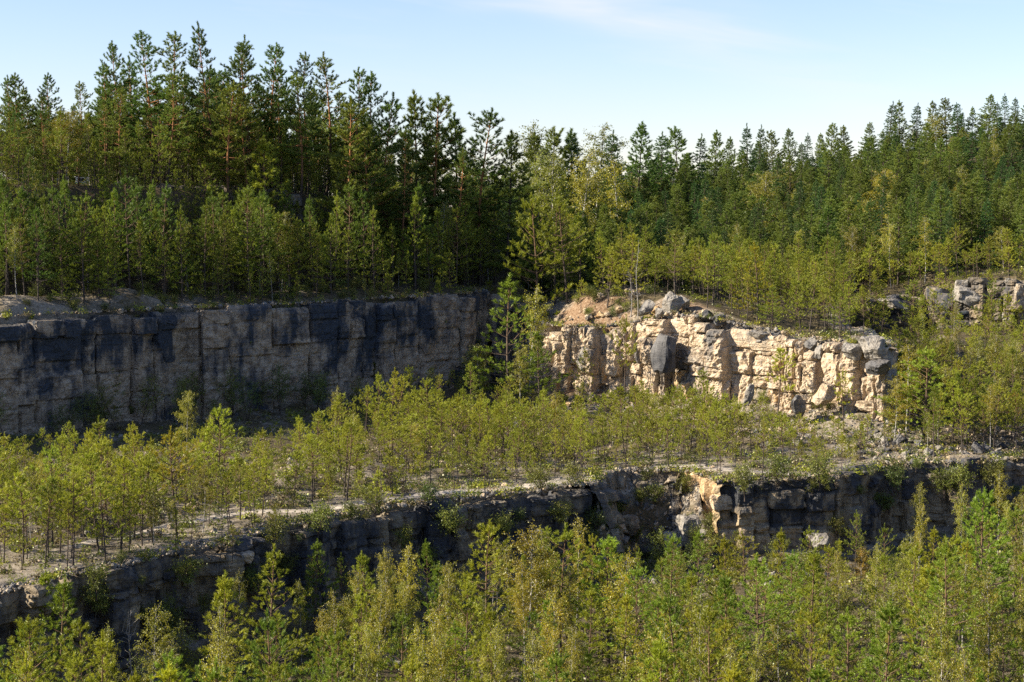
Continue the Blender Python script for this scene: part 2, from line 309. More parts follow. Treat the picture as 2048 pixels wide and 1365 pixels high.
def signed(poly, x, y, inside_close):
    """signed distance to an open polyline; positive on the far (+Y) side, by a polygon closed behind"""
    P = np.vstack([poly, np.array(inside_close)])
    x = np.asarray(x, float); y = np.asarray(y, float)
    d2 = np.full(x.shape, 1e18); ins = np.zeros(x.shape, bool)
    n = len(P); no = len(poly)
    for i in range(n):
        ax, ay = P[i]; bx, by = P[(i + 1) % n]
        if i < no - 1:
            ex, ey = bx - ax, by - ay; L2 = ex * ex + ey * ey + 1e-12
            t = np.clip(((x - ax) * ex + (y - ay) * ey) / L2, 0, 1)
            d2 = np.minimum(d2, (x - ax - t * ex) ** 2 + (y - ay - t * ey) ** 2)
        c = (ay > y) != (by > y)
        xi = ax + (y - ay) * (bx - ax) / ((by - ay) if abs(by - ay) > 1e-12 else 1e-12)
        ins ^= c & (x < xi)
    d = np.sqrt(d2); return np.where(ins, d, -d)
BIG = 9000.0
def dA(x, y): return signed(RIM_A, x, y, [(BIG, RIM_A[-1][1]), (BIG, BIG), (-BIG, BIG), (-BIG, RIM_A[0][1])])
def dB(x, y): return signed(RIM_B, x, y, [(BIG, RIM_B[-1][1]), (BIG, BIG), (-BIG, BIG), (-BIG, RIM_B[0][1])])

def rim_b_z(x, y):
    x = np.asarray(x, float); y = np.asarray(y, float)
    z = np.interp(x, [-90, -46, -20, -3, 1, 3, 9, 13.5, 16, 19.5, 24, 29, 34, 38], [-9.6, -9.7, -9.6, -9.3, -10.5, -12.6, -12.6, -11.6, -10.8, -11.0, -11.8, -12.5, -12.9, -13.0])
    right = sstep(180, 195, y) * sstep(12, 30, x)
    return lerp(z, np.interp(x, [20, 40, 44, 48, 52, 60, 90], [-10.5, -10.6, -9.6, -9.4, -7.9, -7.0, -5.5]), right)

def height(x, y, talus=True):
    x = np.asarray(x, float); y = np.asarray(y, float)
    a = dA(x, y); b = dB(x, y)
    floor = ZF + 0.7 * fbm(x / 14, y / 14, 3, 3) + 1.6 * np.exp(-np.clip(-a, 0, 60) / 2.5)
    near = 1 - sstep(5, 36, y); floor = lerp(floor, -2.0, near)
    bench = ZB + 0.22 * fbm(x / 9, y / 9, 9, 3) + 0.9 * sstep(0, 14, a) * fbm(x / 6, y / 6, 17, 2) * sstep(4, 12, a)
    rr = sstep(36, 42, x) * sstep(150, 192, y); bench = bench + rr * 7.2
    tal = np.exp(-np.clip(-b, 0, 80) / 4.5)
    talh = np.interp(x, [-60, -5, 2, 10, 20, 33, 38, 45], [1.2, 1.6, 3.0, 1.8, 1.8, 2.4, 1.0, 0.5])
    bench = bench + tal * talh
    rim = rim_b_z(x, y)
    top = rim + 0.35 * fbm(x / 7, y / 7, 23, 3)
    up = np.interp(x, [-90, -22, -14, -8, -3, 2, 6], [11.4, 11.0, 10.4, 8.0, 4.5, 1.2, 0.0])
    top = top + up * sstep(11, 20, b)
    top = top - np.interp(x, [-90, -10, 6, 14], [16, 14, 7, 0]) * sstep(np.interp(x, [-30, -12, 0], [85, 70, 46]), np.interp(x, [-30, -12, 0], [140, 120, 95]), b) * (1 - sstep(6, 20, x))
    top = top + np.interp(x, [0, 2.5, 9, 13.5, 18, 23, 27], [1.2, 3.0, 3.1, 2.5, 1.6, 0.8, 0]) * sstep(0.8, 5.5, b) * (1 - sstep(195, 203, y)) + 1.2 * sstep(195, 203, y) * sstep(-4, 0, x) * (1 - sstep(10, 22, x))
    top = top + 0.55 * fbm(x / 2.3, y / 2.3, 41, 3) * np.exp(-(((x - 9) / 8) ** 2 + ((y - 184) / 7) ** 2))
    # terrace behind the outcrop climbs back to the general level, then the wooded hill
    back = sstep(12, 22, x) * (1 - sstep(180, 195, y)) * sstep(3, 26, b)
    top = top + back * (-9.6 - rim)
    hill = np.interp(x, [-14, 0, 10, 30, 60, 95, 140, 400], [4.0, 7.5, 9.0, 11.5, 14.5, 19.5, 25, 28])
    top = top + hill * sstep(208, 325, y) * sstep(-16, 2, x)
    # sandy mound on the rim
    top = top + 1.1 * np.exp(-(((x + 45.5) / 3.2) ** 2 + ((y - 157.5) / 2.6) ** 2)) + 0.9 * np.exp(-(((x + 37) / 4) ** 2 + ((y - 166) / 2.5) ** 2))
    top = lerp(top, -14.0, sstep(420, 900, np.hypot(x, y)))
    mA = sstep(0.5, 1.7, a); mB = sstep(0.6, 2.0, b)
    # the recess in the lower cliff is a rubble slope, the shoulder right of the outcrop is a slope too
    slopeA = ((x > 6.6) & (x < 15.6) & (np.abs(a) < 12))
    mA = np.where(slopeA, sstep(-3.2, 1.4, a), mA)
    slopeB = sstep(36.5, 39, x) * (1 - sstep(190, 196, y)) * (y > 158)
    mB = np.where(slopeB > 0.5, sstep(-1.0, 2.2, b), mB)
    lowr = lerp(floor, bench, mA)
    return lerp(lowr, top, mB)
def H(x, y): return float(height(np.array([x]), np.array([y]))[0])

def axis(core0, core1, step, lo, hi, grow=1.18):
    a = list(np.arange(core0, core1 + 1e-6, step)); s = step; v = core1
    while v < hi: s *= grow; v += s; a.append(v)
    s = step; v = core0; pre = []
    while v > lo: s *= grow; v -= s; pre.append(v)
    return np.array(pre[::-1] + a)
gx = axis(-66, 74, 0.7, -7000, 7000); gy = axis(68, 214, 0.7, -3000, 9000, 1.1)
GX, GY = np.meshgrid(gx, gy)
GZ = height(GX, GY)
nx, ny = len(gx), len(gy)
idx = np.arange(nx * ny).reshape(ny, nx)
quads = np.stack([idx[:-1, :-1], idx[:-1, 1:], idx[1:, 1:], idx[1:, :-1]], -1).reshape(-1, 4)
gm = mesh_np('ground', np.stack([GX, GY, GZ], -1).reshape(-1, 3), quads, [M_GROUND], smooth=True)
A_, B_ = dA(GX, GY), dB(GX, GY)
sand = 0.15 + 0.55 * ((A_ > -1) & (B_ < 0.5)) * np.clip(1.1 - 0.045 * A_, 0.25, 1)
sand = np.where((GX > 37.5) & (B_ < 1), 0.25, sand)
sand = np.where((B_ > -6) & (B_ < 4) & (GX > 4) & (GX < 38), 0.85, sand)
sand = np.where((B_ > -0.5) & (B_ < 6) & (GX < 0), 0.12 + 0.6 * np.exp(-((GX + 44) / 6) ** 2) + 0.5 * np.exp(-((GX + 33) / 3) ** 2) + 0.4 * np.exp(-((GX + 23) / 2.5) ** 2), sand)
sand = np.where((A_ < -0.5), 0.30, sand)
sand = np.where((B_ > 6) & (GX < 6), 0.12, sand)
sand = np.where(B_ > 10, np.minimum(sand, 0.18), sand)
soil = 0.9 * np.exp(-(((GX - 7) / 5.5) ** 2 + ((GY - 185) / 7) ** 2)) + 0.75 * np.exp(-(((GX - 16) / 6) ** 2 + ((GY - 177.5) / 4) ** 2)) + 0.35 * ((B_ > 9) & (GX < 4))
colr = np.zeros((nx * ny, 4), np.float32); colr[:, 0] = sand.ravel(); colr[:, 1] = np.clip(soil, 0, 1).ravel(); colr[:, 3] = 1
ca = gm.color_attributes.new('cover', 'FLOAT_COLOR', 'POINT'); ca.data.foreach_set('color', colr.ravel())
g_obj = link('ground', gm); tag(g_obj, 'stepped quarry ground of sand, gravel and forest litter', 'ground', kind='structure')

def gz(x, y):
    """height of the built ground mesh"""
    i = int(np.clip(np.searchsorted(gx, x) - 1, 0, nx - 2)); j = int(np.clip(np.searchsorted(gy, y) - 1, 0, ny - 2))
    u = (x - gx[i]) / (gx[i + 1] - gx[i]); v = (y - gy[j]) / (gy[j + 1] - gy[j])
    return (GZ[j, i] * (1 - u) + GZ[j, i + 1] * u) * (1 - v) + (GZ[j + 1, i] * (1 - u) + GZ[j + 1, i + 1] * u) * v

def grid_ab(x, y):
    i = int(np.clip(np.searchsorted(gx, x) - 1, 0, nx - 2)); j = int(np.clip(np.searchsorted(gy, y) - 1, 0, ny - 2))
    u = (x - gx[i]) / (gx[i + 1] - gx[i]); v = (y - gy[j]) / (gy[j + 1] - gy[j])
    f = lambda G: (G[j, i] * (1 - u) + G[j, i + 1] * u) * (1 - v) + (G[j + 1, i] * (1 - u) + G[j + 1, i + 1] * u) * v
    return float(f(A_)), float(f(B_))
# the pale track along the bench
PATH_PX = [(130, 1098), (250, 1060), (400, 1037), (520, 1028), (620, 1021), (725, 1011), (899, 989), (1040, 973), (1119, 959), (1188, 953), (1235, 944), (1300, 934), (1375, 934), (1450, 944), (1560, 948), (1690, 947)]
PATH = np.array([on_z(a, b, ZB)[:2] for a, b in PATH_PX])
def resample(P, step):
    P = np.asarray(P, float); seg = np.linalg.norm(np.diff(P[:, :2], axis=0), axis=1); s = np.concatenate([[0], np.cumsum(seg)])
    t = np.arange(0, s[-1], step); return np.stack([np.interp(t, s, P[:, k]) for k in range(P.shape[1])], 1)
PR = resample(PATH, 0.5); k_ = np.ones(9) / 9
PR = np.stack([np.convolve(np.pad(PR[:, i], 4, 'edge'), k_, 'valid') for i in range(2)], 1)
tan_ = np.gradient(PR, axis=0); tan_ /= np.linalg.norm(tan_, axis=1)[:, None]; nor_ = np.stack([-tan_[:, 1], tan_[:, 0]], 1)
wid = np.interp(np.arange(len(PR)), [0, 30, len(PR) * 0.4, len(PR) * 0.8, len(PR)], [0.4, 0.6, 1.0, 0.9, 0.7])
pv = []; NC = 7
for i in range(len(PR)):
    for k in range(NC):
        t = k / (NC - 1) * 2 - 1; w = wid[i] * (1 + 0.35 * math.sin(i * 0.37 + (t > 0) * 2.1) * abs(t) + 0.25 * math.sin(i * 1.13 + (t > 0)) * abs(t))
        q = PR[i] + nor_[i] * t * w; pv.append((q[0], q[1], gz(q[0], q[1]) + 0.05 - 0.055 * abs(t) ** 3))
ii = np.arange(len(PR) * NC).reshape(-1, NC)
pm = mesh_np('path', pv, np.stack([ii[:-1, :-1], ii[1:, :-1], ii[1:, 1:], ii[:-1, 1:]], -1).reshape(-1, 4), [M_PATH], smooth=True)
tag(link('path', pm), 'pale gravel track along the bench above the lower cliff', 'path', kind='structure')
def path_dist(x, y): return float(np.min(np.hypot(PR[:, 0] - x, PR[:, 1] - y)))

# ------------------------------------------------------------------ rocks and cliffs
def rock_mesh(name, seed, cuts=6, sq=7.0, amp=0.10, planes=4, bite=0.36):
    """unit rock: a squared block with worn edges, broken corners and a rough skin"""
    rnd = random.Random(seed)
    bm = bmesh.new(); bmesh.ops.create_cube(bm, size=1.0)
    bmesh.ops.subdivide_edges(bm, edges=bm.edges[:], cuts=cuts, use_grid_fill=True)
    pl = []
    for _ in range(planes):
        d = Vector((rnd.choice((-1, 1)) * rnd.uniform(0.2, 1), rnd.choice((-1, 1)) * rnd.uniform(0.2, 1), rnd.choice((-1, 1)) * rnd.uniform(0.1, 0.9))).normalized()
        pl.append((d, rnd.uniform(bite, bite + 0.22)))
    off = Vector((seed * 3.17 % 50, seed * 1.31 % 50, seed * 7.7 % 50))
    for v in bm.verts:
        p = v.co.copy()
        nrm = (abs(p.x * 2) ** sq + abs(p.y * 2) ** sq + abs(p.z * 2) ** sq) ** (1 / sq)
        mx = max(abs(p.x), abs(p.y), abs(p.z)) * 2
        p = p * (mx / nrm) if nrm > 1e-6 else p
        for d, h in pl:
            e = p.dot(d) - h
            if e > 0: p -= d * e
        nn = mnoise.noise_vector(p * 2.3 + off) * amp + mnoise.noise_vector(p * 5.5 + off) * amp * 0.5 + mnoise.noise_vector(p * 11 + off) * amp * 0.26 + mnoise.noise_vector(p * 23 + off) * amp * 0.16
        # ledges: quantise depth a little with height
        st = mnoise.noise(Vector((off.x, off.y, p.z * 4.5 + off.z))) * amp * 0.55
        p += nn + Vector((p.x, p.y, 0)) * st
        v.co = p
    me = bpy.data.meshes.new(name); bm.to_mesh(me); bm.free()
    return me
BLOCKS = [rock_mesh('rock_block', 100 + i, 6, 9.0, 0.075, 3, 0.40) for i in range(14)]     # squared blocks
SLABS = [rock_mesh('rock_slab', 150 + i, 10, 20.0, 0.042, 3, 0.45) for i in range(12)]           # massive quarried beds
WORN = [rock_mesh('worn_rock', 200 + i, 7, 6.5, 0.11, 6, 0.37) for i in range(14)]          # weathered outcrop blocks
OUTC = [rock_mesh('outcrop_rock', 250 + i, 12, 16.0, 0.085, 9, 0.38) for i in range(16)]
MIXED = BLOCKS[:8] + OUTC
BOULD = [rock_mesh('boulder', 300 + i, 10, 9.0, 0.085, 12, 0.30) for i in range(14)]           # boulders
_rock_cache = {}
def rock_of(fam, i, mat):
    key = (id(fam), i % len(fam), mat.name)
    if key not in _rock_cache:
        me = fam[i % len(fam)].copy(); me.materials.clear(); me.materials.append(mat); _rock_cache[key] = me
    return _rock_cache[key]

def poly_frame(P):
    P = np.asarray(P, float); seg = np.linalg.norm(np.diff(P, axis=0), axis=1); S = np.concatenate([[0], np.cumsum(seg)])
    def pos(s): return np.array([np.interp(s, S, P[:, 0]), np.interp(s, S, P[:, 1])])
    def tan(s):
        a = pos(max(0, s - 0.6)); b = pos(min(S[-1], s + 0.6)); t = b - a; return t / (np.linalg.norm(t) + 1e-9)
    return S[-1], pos, tan

def build_cliff(name, label, P, ztop, beds, mats, seed, fam=BLOCKS, wmin=1.6, wmax=4.2, rough=0.35, foot_sink=0.8, colrough=0.3, gap=0.05, split=0.35, merge=0.25, depth=2.2, back_mat=None, cat='cliff', zfoot=None, tilt=0.03, per_mat=None, yawj=0.06, kind='structure', slope=0.0, ztj=0.2, pblk=0.5, groove=0.45, fine=0.16, res=0.24, skip=0.0, back_off=0.0):
    rnd = random.Random(seed); L, pos, tan = poly_frame(P)
    c = pos(L / 2); base = (c[0], c[1], gz(c[0] + tan(L / 2)[1] * 2, c[1] - tan(L / 2)[0] * 2))
    root = link(name, None, loc=base); tag(root, label, cat, kind=kind); bx = np.array(base)
    # joints: columns of beds, each cell standing a little in or out
    cols = []; s = 0.0; bo = [rnd.uniform(-rough, rough) * 0.6 for _ in range(40)]
    while s < L - 0.2:
        w = min(rnd.uniform(wmin, wmax) * (0.55 if rnd.random() < 0.25 else 1), L - s)
        sm = s + w / 2; p = pos(sm); t = tan(sm); nrm = np.array([t[1], -t[0]])
        zt = ztop(p[0], p[1], sm) + rnd.uniform(-0.15 - ztj, 0.15); zf = (zfoot if zfoot is not None else gz(*(p + nrm * 1.2))) - foot_sink
        co = rnd.uniform(-colrough, colrough); z = zt; bi = 0; cells = []
        while z > zf:
            h = beds[bi % len(beds)] * rnd.uniform(0.85, 1.15)
            if rnd.random() < merge: h += beds[(bi + 1) % len(beds)]; bi += 1
            bi += 1; cells.append((z, z - h, co + bo[bi % 40] + rnd.uniform(-rough, rough) * 0.5)); z -= h
        cols.append((s, w, zt, zf, cells, rnd.random() < 0.3)); s += w
    starts = np.array([q[0] for q in cols])
    nS = int(L / res) + 2; hmax = max(q[2] - q[3] for q in cols) + 1.0; nZ = int(hmax / res) + 2; V = []
    for i in range(nS):
        sv = L * i / (nS - 1)
        wob = 0.0
        p = pos(sv); t = tan(sv); nrm = np.array([t[1], -t[0]])
        zt0 = None
        for k in range(nZ):
            u = k / (nZ - 1)
            # joints wander a little with height
            sw = sv + 0.30 * mnoise.noise(Vector((sv * 0.25, u * 3.0, seed + 2.5)))
            ci = int(np.clip(np.searchsorted(starts, sw) - 1, 0, len(cols) - 1)); cs, cw, zt, zf, cells, wide = cols[ci]
            if zt0 is None: zt0, zf0 = zt, zf
            z = (zf0 - 0.5) + (zt0 - zf0 + 0.5) * u
            zw = z + 0.18 * mnoise.noise(Vector((sv * 0.35, z * 0.3, seed + 9.1)))
            o = cells[-1][2]; dz = 9.0
            for (za, zb, oc) in cells:
                if zb < zw <= za + 0.6: o = oc; dz = min(abs(za - zw), abs(zw - zb)); break
            ds = min(abs(sw - cs), abs(sw - cs - cw)); gw = 0.20 if wide else 0.12
            if ds < gw: o -= groove * (1.6 if wide else 1.0) * (1 - ds / gw)
            if dz < 0.13: o -= groove * 0.45 * (1 - dz / 0.13)
            o += fine * (1.3 * mnoise.noise(Vector((sv * 0.7, z * 0.6, seed))) + 0.8 * mnoise.noise(Vector((sv * 2.1, z * 1.8, seed + 5))) + 0.5 * mnoise.noise(Vector((sv * 5.3, z * 4.7, seed + 7)))) + slope * (zt - z)
            if zt0 - z < 1.8: o = max(o, -0.35 - 0.25 * max(0.0, zt0 - z - 1.0))
            if u > 0.93: o -= 0.35 * ((u - 0.93) / 0.07) ** 2
            q = p + nrm * o; V.append((q[0] - bx[0], q[1] - bx[1], z - bx[2]))
        q = p - nrm * 3.2; V.append((q[0] - bx[0], q[1] - bx[1], zt0 - 0.5 - bx[2]))
    ii = np.arange(nS * (nZ + 1)).reshape(nS, nZ + 1)
    link('rock_face', mesh_np('rock_face', V, np.stack([ii[:-1, :-1], ii[1:, :-1], ii[1:, 1:], ii[:-1, 1:]], -1).reshape(-1, 4), [back_mat or mats[0]], smooth=False), root)
    blocks = []
    for (s, w, zt, zf, cells, wide) in cols:
        for (za, zb, oc) in cells:
            if rnd.random() > pblk: continue
            subs = [(s, w)]
            if w > 1.4 * wmin and rnd.random() < split:
                f = rnd.uniform(0.35, 0.65); subs = [(s, w * f), (s + w * f, w * (1 - f))][:rnd.randint(1, 2)]
            for (ss, ww) in subs:
                sm = min(L, ss + ww / 2); pm_ = pos(sm); t = tan(sm); nrm = np.array([t[1], -t[0]]); yaw = math.atan2(t[1], t[0])
                z, z0 = za, zb; h = z - z0; g = gap * rnd.uniform(0.7, 2.0)
                o = oc + rnd.uniform(0.0, 0.22) + slope * (zt - (z + z0) / 2); d = depth * rnd.uniform(0.85, 1.2); c2 = pm_ + nrm * (o - d / 2)
                m = per_mat(rnd, ss, (z + z0) / 2, zt) if per_mat else rnd.choice(mats)
                ob = link('rock_block', rock_of(fam, rnd.randrange(99), m), root, (c2[0] - bx[0], c2[1] - bx[1], (z + z0) / 2 - bx[2]),
                          (rnd.uniform(-tilt, tilt), rnd.uniform(-tilt, tilt), yaw + rnd.uniform(-yawj, yawj) + (math.pi if rnd.random() < .5 else 0)), ((ww - g) * 1.02, d, (h - gap) * 1.01))
                blocks.append(ob)
    return root, blocks

def sub_poly(P, i0, i1): return P[i0:i1 + 1]
def zt_B(x, y, s): return float(rim_b_z(np.array([x]), np.array([y]))[0]) + 0.15
def zt_A(x, y, s): return ZB + 0.12

# shaded cliff, left: dark stained upper beds, pale lower beds
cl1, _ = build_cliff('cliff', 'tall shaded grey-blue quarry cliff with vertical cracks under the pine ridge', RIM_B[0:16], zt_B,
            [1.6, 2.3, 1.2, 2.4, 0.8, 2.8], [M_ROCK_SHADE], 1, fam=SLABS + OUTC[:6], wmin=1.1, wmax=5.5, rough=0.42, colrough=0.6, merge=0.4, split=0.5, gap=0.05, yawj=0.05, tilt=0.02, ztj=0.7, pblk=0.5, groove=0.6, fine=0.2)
# dim gully behind the green pine
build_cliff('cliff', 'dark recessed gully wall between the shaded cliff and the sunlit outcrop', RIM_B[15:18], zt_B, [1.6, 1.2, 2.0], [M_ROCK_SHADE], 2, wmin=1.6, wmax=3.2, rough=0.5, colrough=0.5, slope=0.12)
# sunlit outcrop
def mat_out(rnd, s, z, zt):
    r = rnd.random()
    if zt - z < 1.0 and r < 0.25: return M_ROCK_GREY
    if r < 0.05: return M_ROCK_GREY
    if r < 0.25: return M_ROCK_ORANGE
    return M_ROCK_SUN
cl2, bl2 = build_cliff('rock_outcrop', 'sunlit tan rock outcrop of blocky pillars beneath young pines', RIM_B[17:28], zt_B,
            [0.9, 1.3, 1.9, 1.1, 1.8, 1.6], [M_ROCK_SUN], 3, fam=OUTC, wmin=0.7, wmax=2.4, rough=0.6, colrough=1.0, merge=0.35, split=0.3, gap=0.06, depth=2.8, per_mat=mat_out, yawj=0.3, tilt=0.08, ztj=1.1, cat='rock outcrop', slope=0.08, pblk=0.6, groove=0.9, fine=0.34, res=0.18)
cl2b, _ = build_cliff('rock_outcrop', 'rounded grey end of the sunlit outcrop, shaded on its side', RIM_B[27:31], zt_B,
            [1.4, 1.9, 2.2], [M_ROCK_GREY, M_ROCK_SUN, M_ROCK_GREY], 4, fam=OUTC, wmin=1.6, wmax=3.2, rough=0.5, colrough=0.5, depth=3.0, yawj=0.3, tilt=0.1, cat='rock outcrop', slope=0.1)
# far small cliff, right
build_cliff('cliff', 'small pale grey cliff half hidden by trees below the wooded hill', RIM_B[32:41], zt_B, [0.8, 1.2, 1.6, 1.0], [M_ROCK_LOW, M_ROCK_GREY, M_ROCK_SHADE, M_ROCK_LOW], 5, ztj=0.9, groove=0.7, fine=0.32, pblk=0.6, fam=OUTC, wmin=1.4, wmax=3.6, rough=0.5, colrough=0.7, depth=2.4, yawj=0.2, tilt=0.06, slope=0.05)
# lower cliff
iA = len(rimA_px)
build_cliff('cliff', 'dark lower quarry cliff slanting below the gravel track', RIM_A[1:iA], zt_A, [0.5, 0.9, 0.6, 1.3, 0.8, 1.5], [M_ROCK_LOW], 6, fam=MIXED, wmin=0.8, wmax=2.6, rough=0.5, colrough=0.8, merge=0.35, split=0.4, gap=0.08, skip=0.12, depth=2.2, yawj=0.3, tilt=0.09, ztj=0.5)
build_cliff('cliff', 'rubbly recess of the lower cliff with loose ochre stones', RIM_A[iA - 1:iA + 3], zt_A, [0.7, 0.9, 0.8, 1.0], [M_ROCK_LOW, M_ROCK_SUN, M_ROCK_GREY], 7, fam=OUTC, wmin=0.8, wmax=2.0, rough=0.7, colrough=0.7, gap=0.12, skip=0.18, depth=2.2, yawj=0.5, tilt=0.15, slope=0.42)
def mat_lit(rnd, s, z, zt): return M_ROCK_ORANGE if rnd.random() < 0.8 else M_ROCK_SUN
build_cliff('cliff', 'ochre sunlit end face of the layered lower cliff', RIM_A[iA + 2:iA + 5], zt_A, [0.9, 1.1, 0.8, 1.4], [M_ROCK_ORANGE], 8, wmin=0.9, wmax=1.8, rough=0.35, colrough=0.3, per_mat=mat_lit, depth=1.6)
build_cliff('cliff', 'layered lower cliff of pale beds under dark weathered ledges', RIM_A[iA + 4:iA + 7], zt_A, [0.8, 0.9, 0.6, 1.2, 0.7, 2.2, 1.2], [M_ROCK_BEDS], 9, wmin=1.4, wmax=3.4, rough=0.3, colrough=0.35, merge=0.2, gap=0.06, yawj=0.05, tilt=0.02)
def zt_A2(x, y, s): return ZB + 0.3 + 0.5 * math.sin(s * 0.5)
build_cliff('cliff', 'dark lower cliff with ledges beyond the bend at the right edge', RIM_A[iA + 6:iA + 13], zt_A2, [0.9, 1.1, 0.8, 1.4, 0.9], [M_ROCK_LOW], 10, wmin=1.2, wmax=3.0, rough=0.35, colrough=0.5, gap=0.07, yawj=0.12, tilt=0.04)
# little scarp under the tallest pines
SCARP = np.array([XY(120, 181), XY(200, 183.5), XY(280, 185.0), XY(345, 186.5), XY(400, 188.0), XY(520, 191.5), XY(600, 194)])
def zt_S(x, y, s): return gz(x, y + 3.5) + 0.1
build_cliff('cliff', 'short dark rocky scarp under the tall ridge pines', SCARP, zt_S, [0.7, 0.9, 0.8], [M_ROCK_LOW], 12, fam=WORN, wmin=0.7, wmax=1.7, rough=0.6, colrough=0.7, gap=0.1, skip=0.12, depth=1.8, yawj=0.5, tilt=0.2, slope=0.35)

ORD = ['', 'first', 'second', 'third', 'fourth', 'fifth', 'sixth', 'seventh', 'eighth', 'ninth', 'tenth', 'eleventh', 'twelfth', 'thirteenth', 'fourteenth', 'fifteenth', 'sixteenth', 'seventeenth', 'eighteenth', 'nineteenth', 'twentieth', 'twenty-first', 'twenty-second', 'twenty-third', 'twenty-fourth', 'twenty-fifth', 'twenty-sixth', 'twenty-seventh', 'twenty-eighth', 'twenty-ninth', 'thirtieth', 'thirty-first', 'thirty-second', 'thirty-third', 'thirty-fourth', 'thirty-fifth', 'thirty-sixth']
# boulders one can pick out
BN = 0
def boulder(px, py, Y, w, h, mat, label, rot=0.3, tilt=(0.1, 0.1), dep=None, group=None, z=None, fam=BOULD):
    global BN; BN += 1
    p = at(px, py, Y); zz = p[2] if z is None else z
    o = link('boulder', rock_of(fam, BN * 5 + 2, mat), None, (p[0], p[1], zz), (tilt[0], tilt[1], rot), (w, dep or w * 0.9, h)); tag(o, label, 'boulder', group)
    return o
boulder(1338, 612, 176.8, 1.9, 2.6, M_ROCK_GREY, 'tall angular grey boulder standing on top of the sunlit outcrop', 0.5, (0.1, 0.5))
boulder(1318, 628, 176.3, 0.9, 1.3, M_ROCK_GREY, 'small upright grey boulder left of the tall one on the outcrop top', 0.2, (0.2, 0.3))
boulder(1296, 618, 177.5, 1.5, 1.4, M_ROCK_GREY, 'pale wedge shaped boulder at the foot of pines on the outcrop top', 1.0, (0.2, -0.5))
boulder(1366, 606, 177.2, 1.5, 1.3, M_ROCK_GREY, 'grey boulder leaning right beside the tall one on the outcrop', 1.4, (0.1, -0.4))
boulder(1412, 632, 174.0, 1.5, 1.1, M_ROCK_DARK, 'dark boulder with a pale top near the middle of the outcrop rim', 0.6)
boulder(1443, 640, 173.0, 1.6, 1.1, M_ROCK_DARK, 'dark flat topped boulder beneath pines on the outcrop rim', 0.2)
boulder(1515, 668, 169.0, 2.6, 0.9, M_ROCK_GREY, 'flat pale slab lying tilted on the outcrop rim', 0.3, (0.05, 0.28))
boulder(1560, 675, 168.5, 0.9, 0.8, M_ROCK_DARK, 'small dark round boulder beside the tilted slab', 0.9)
boulder(1624, 687, 165.2, 1.3, 1.1, M_ROCK_GREY, 'grey boulder at the notch in the outcrop rim', 0.4)
boulder(1640, 705, 164.3, 1.2, 1.4, M_ROCK_GREY, 'white grey boulder just below the notch in the outcrop', 1.1)
boulder(1330, 708, 173.7, 2.0, 3.8, M_ROCK_DARK, 'large dark angular block hanging on the bright outcrop face', 0.55, (0.05, 0.12), 2.6, fam=BLOCKS)
boulder(1498, 790, 163.5, 1.3, 2.0, M_ROCK_GREY, 'grey boulder leaning at the foot of the outcrop', 0.8, (0.2, 0.2))
boulder(1600, 815, 160.0, 1.8, 2.8, M_ROCK_GREY, 'dark slanting slab at the foot of the outcrop', 0.9, (0.1, -0.6), 0.9)
boulder(1650, 790, 160.5, 2.0, 2.0, M_ROCK_SUN, 'pale boulder under the outcrop end', 0.2)
boulder(1700, 704, 160.5, 1.9, 1.5, M_ROCK_GREY, 'pale rock knob on the end of the outcrop', 0.4)
boulder(1748, 698, 159.3, 2.6, 2.2, M_ROCK_GREY, 'big rounded grey knob at the tip of the outcrop', 0.7, fam=OUTC)
boulder(1758, 735, 158.0, 2.0, 1.6, M_ROCK_DARK, 'rusty dark rock tucked under the outcrop tip', 0.2)
boulder(1788, 608, 196.6, 2.8, 1.1, M_ROCK_GREY, 'pale overhanging caprock ledge on the far small cliff', 0.1, (0.0, 0.06))
boulder(1772, 600, 197.4, 2.2, 0.7, M_ROCK_GREY, 'thin pale slab jutting from the far small cliff', 0.1, (0.0, -0.12))
boulder(1940, 592, 194.0, 3.4, 2.0, M_ROCK_GREY, 'broad pale bulging rock on the far small cliff', 0.0, fam=OUTC)
boulder(2040, 592, 192.2, 2.6, 2.8, M_ROCK_SUN, 'tan sunlit bluff at the right end of the far small cliff', 0.3, fam=OUTC)
boulder(805, 945, 140.5, 1.2, 1.4, M_ROCK_GREY, 'pale grey boulder among the young pines on the bench', 0.5)
boulder(690, 912, 149.0, 1.3, 0.9, M_ROCK_GREY, 'round grey boulder in the shade below the dark cliff', 0.5)
boulder(1385, 1075, 135.5, 3.0, 3.6, M_ROCK_GREY, 'big grey boulder at the foot of the recess in the lower cliff', 0.3, fam=OUTC)
boulder(1345, 1095, 134.0, 1.8, 2.2, M_ROCK_GREY, 'pale edged grey boulder left of the big one below the recess', 0.8)
boulder(1260, 1050, 136.0, 2.0, 1.5, M_ROCK_LOW, 'brown cracked boulder in the rubble recess of the lower cliff', 0.3)
boulder(1240, 1000, 137.8, 1.9, 1.0, M_ROCK_LOW, 'flat brown rock near the top of the rubble recess', 0.5)
boulder(472, 1092, 109.3, 2.1, 1.1, M_ROCK_LOW, 'flat capstone jutting from the lower cliff rim at the bend', 0.2, (0.05, 0.05))
boulder(480, 1112, 109.0, 1.5, 0.8, M_ROCK_SUN, 'tan ledge rock under the jutting capstone', 0.5)
boulder(1640, 1085, 131.5, 1.8, 1.6, M_ROCK_GREY, 'grey boulder at the foot of the layered lower cliff', 0.5)
boulder(790, 1330, 106.0, 1.1, 0.8, M_ROCK_GREY, 'grey boulder between the birches on the quarry floor', 0.5)
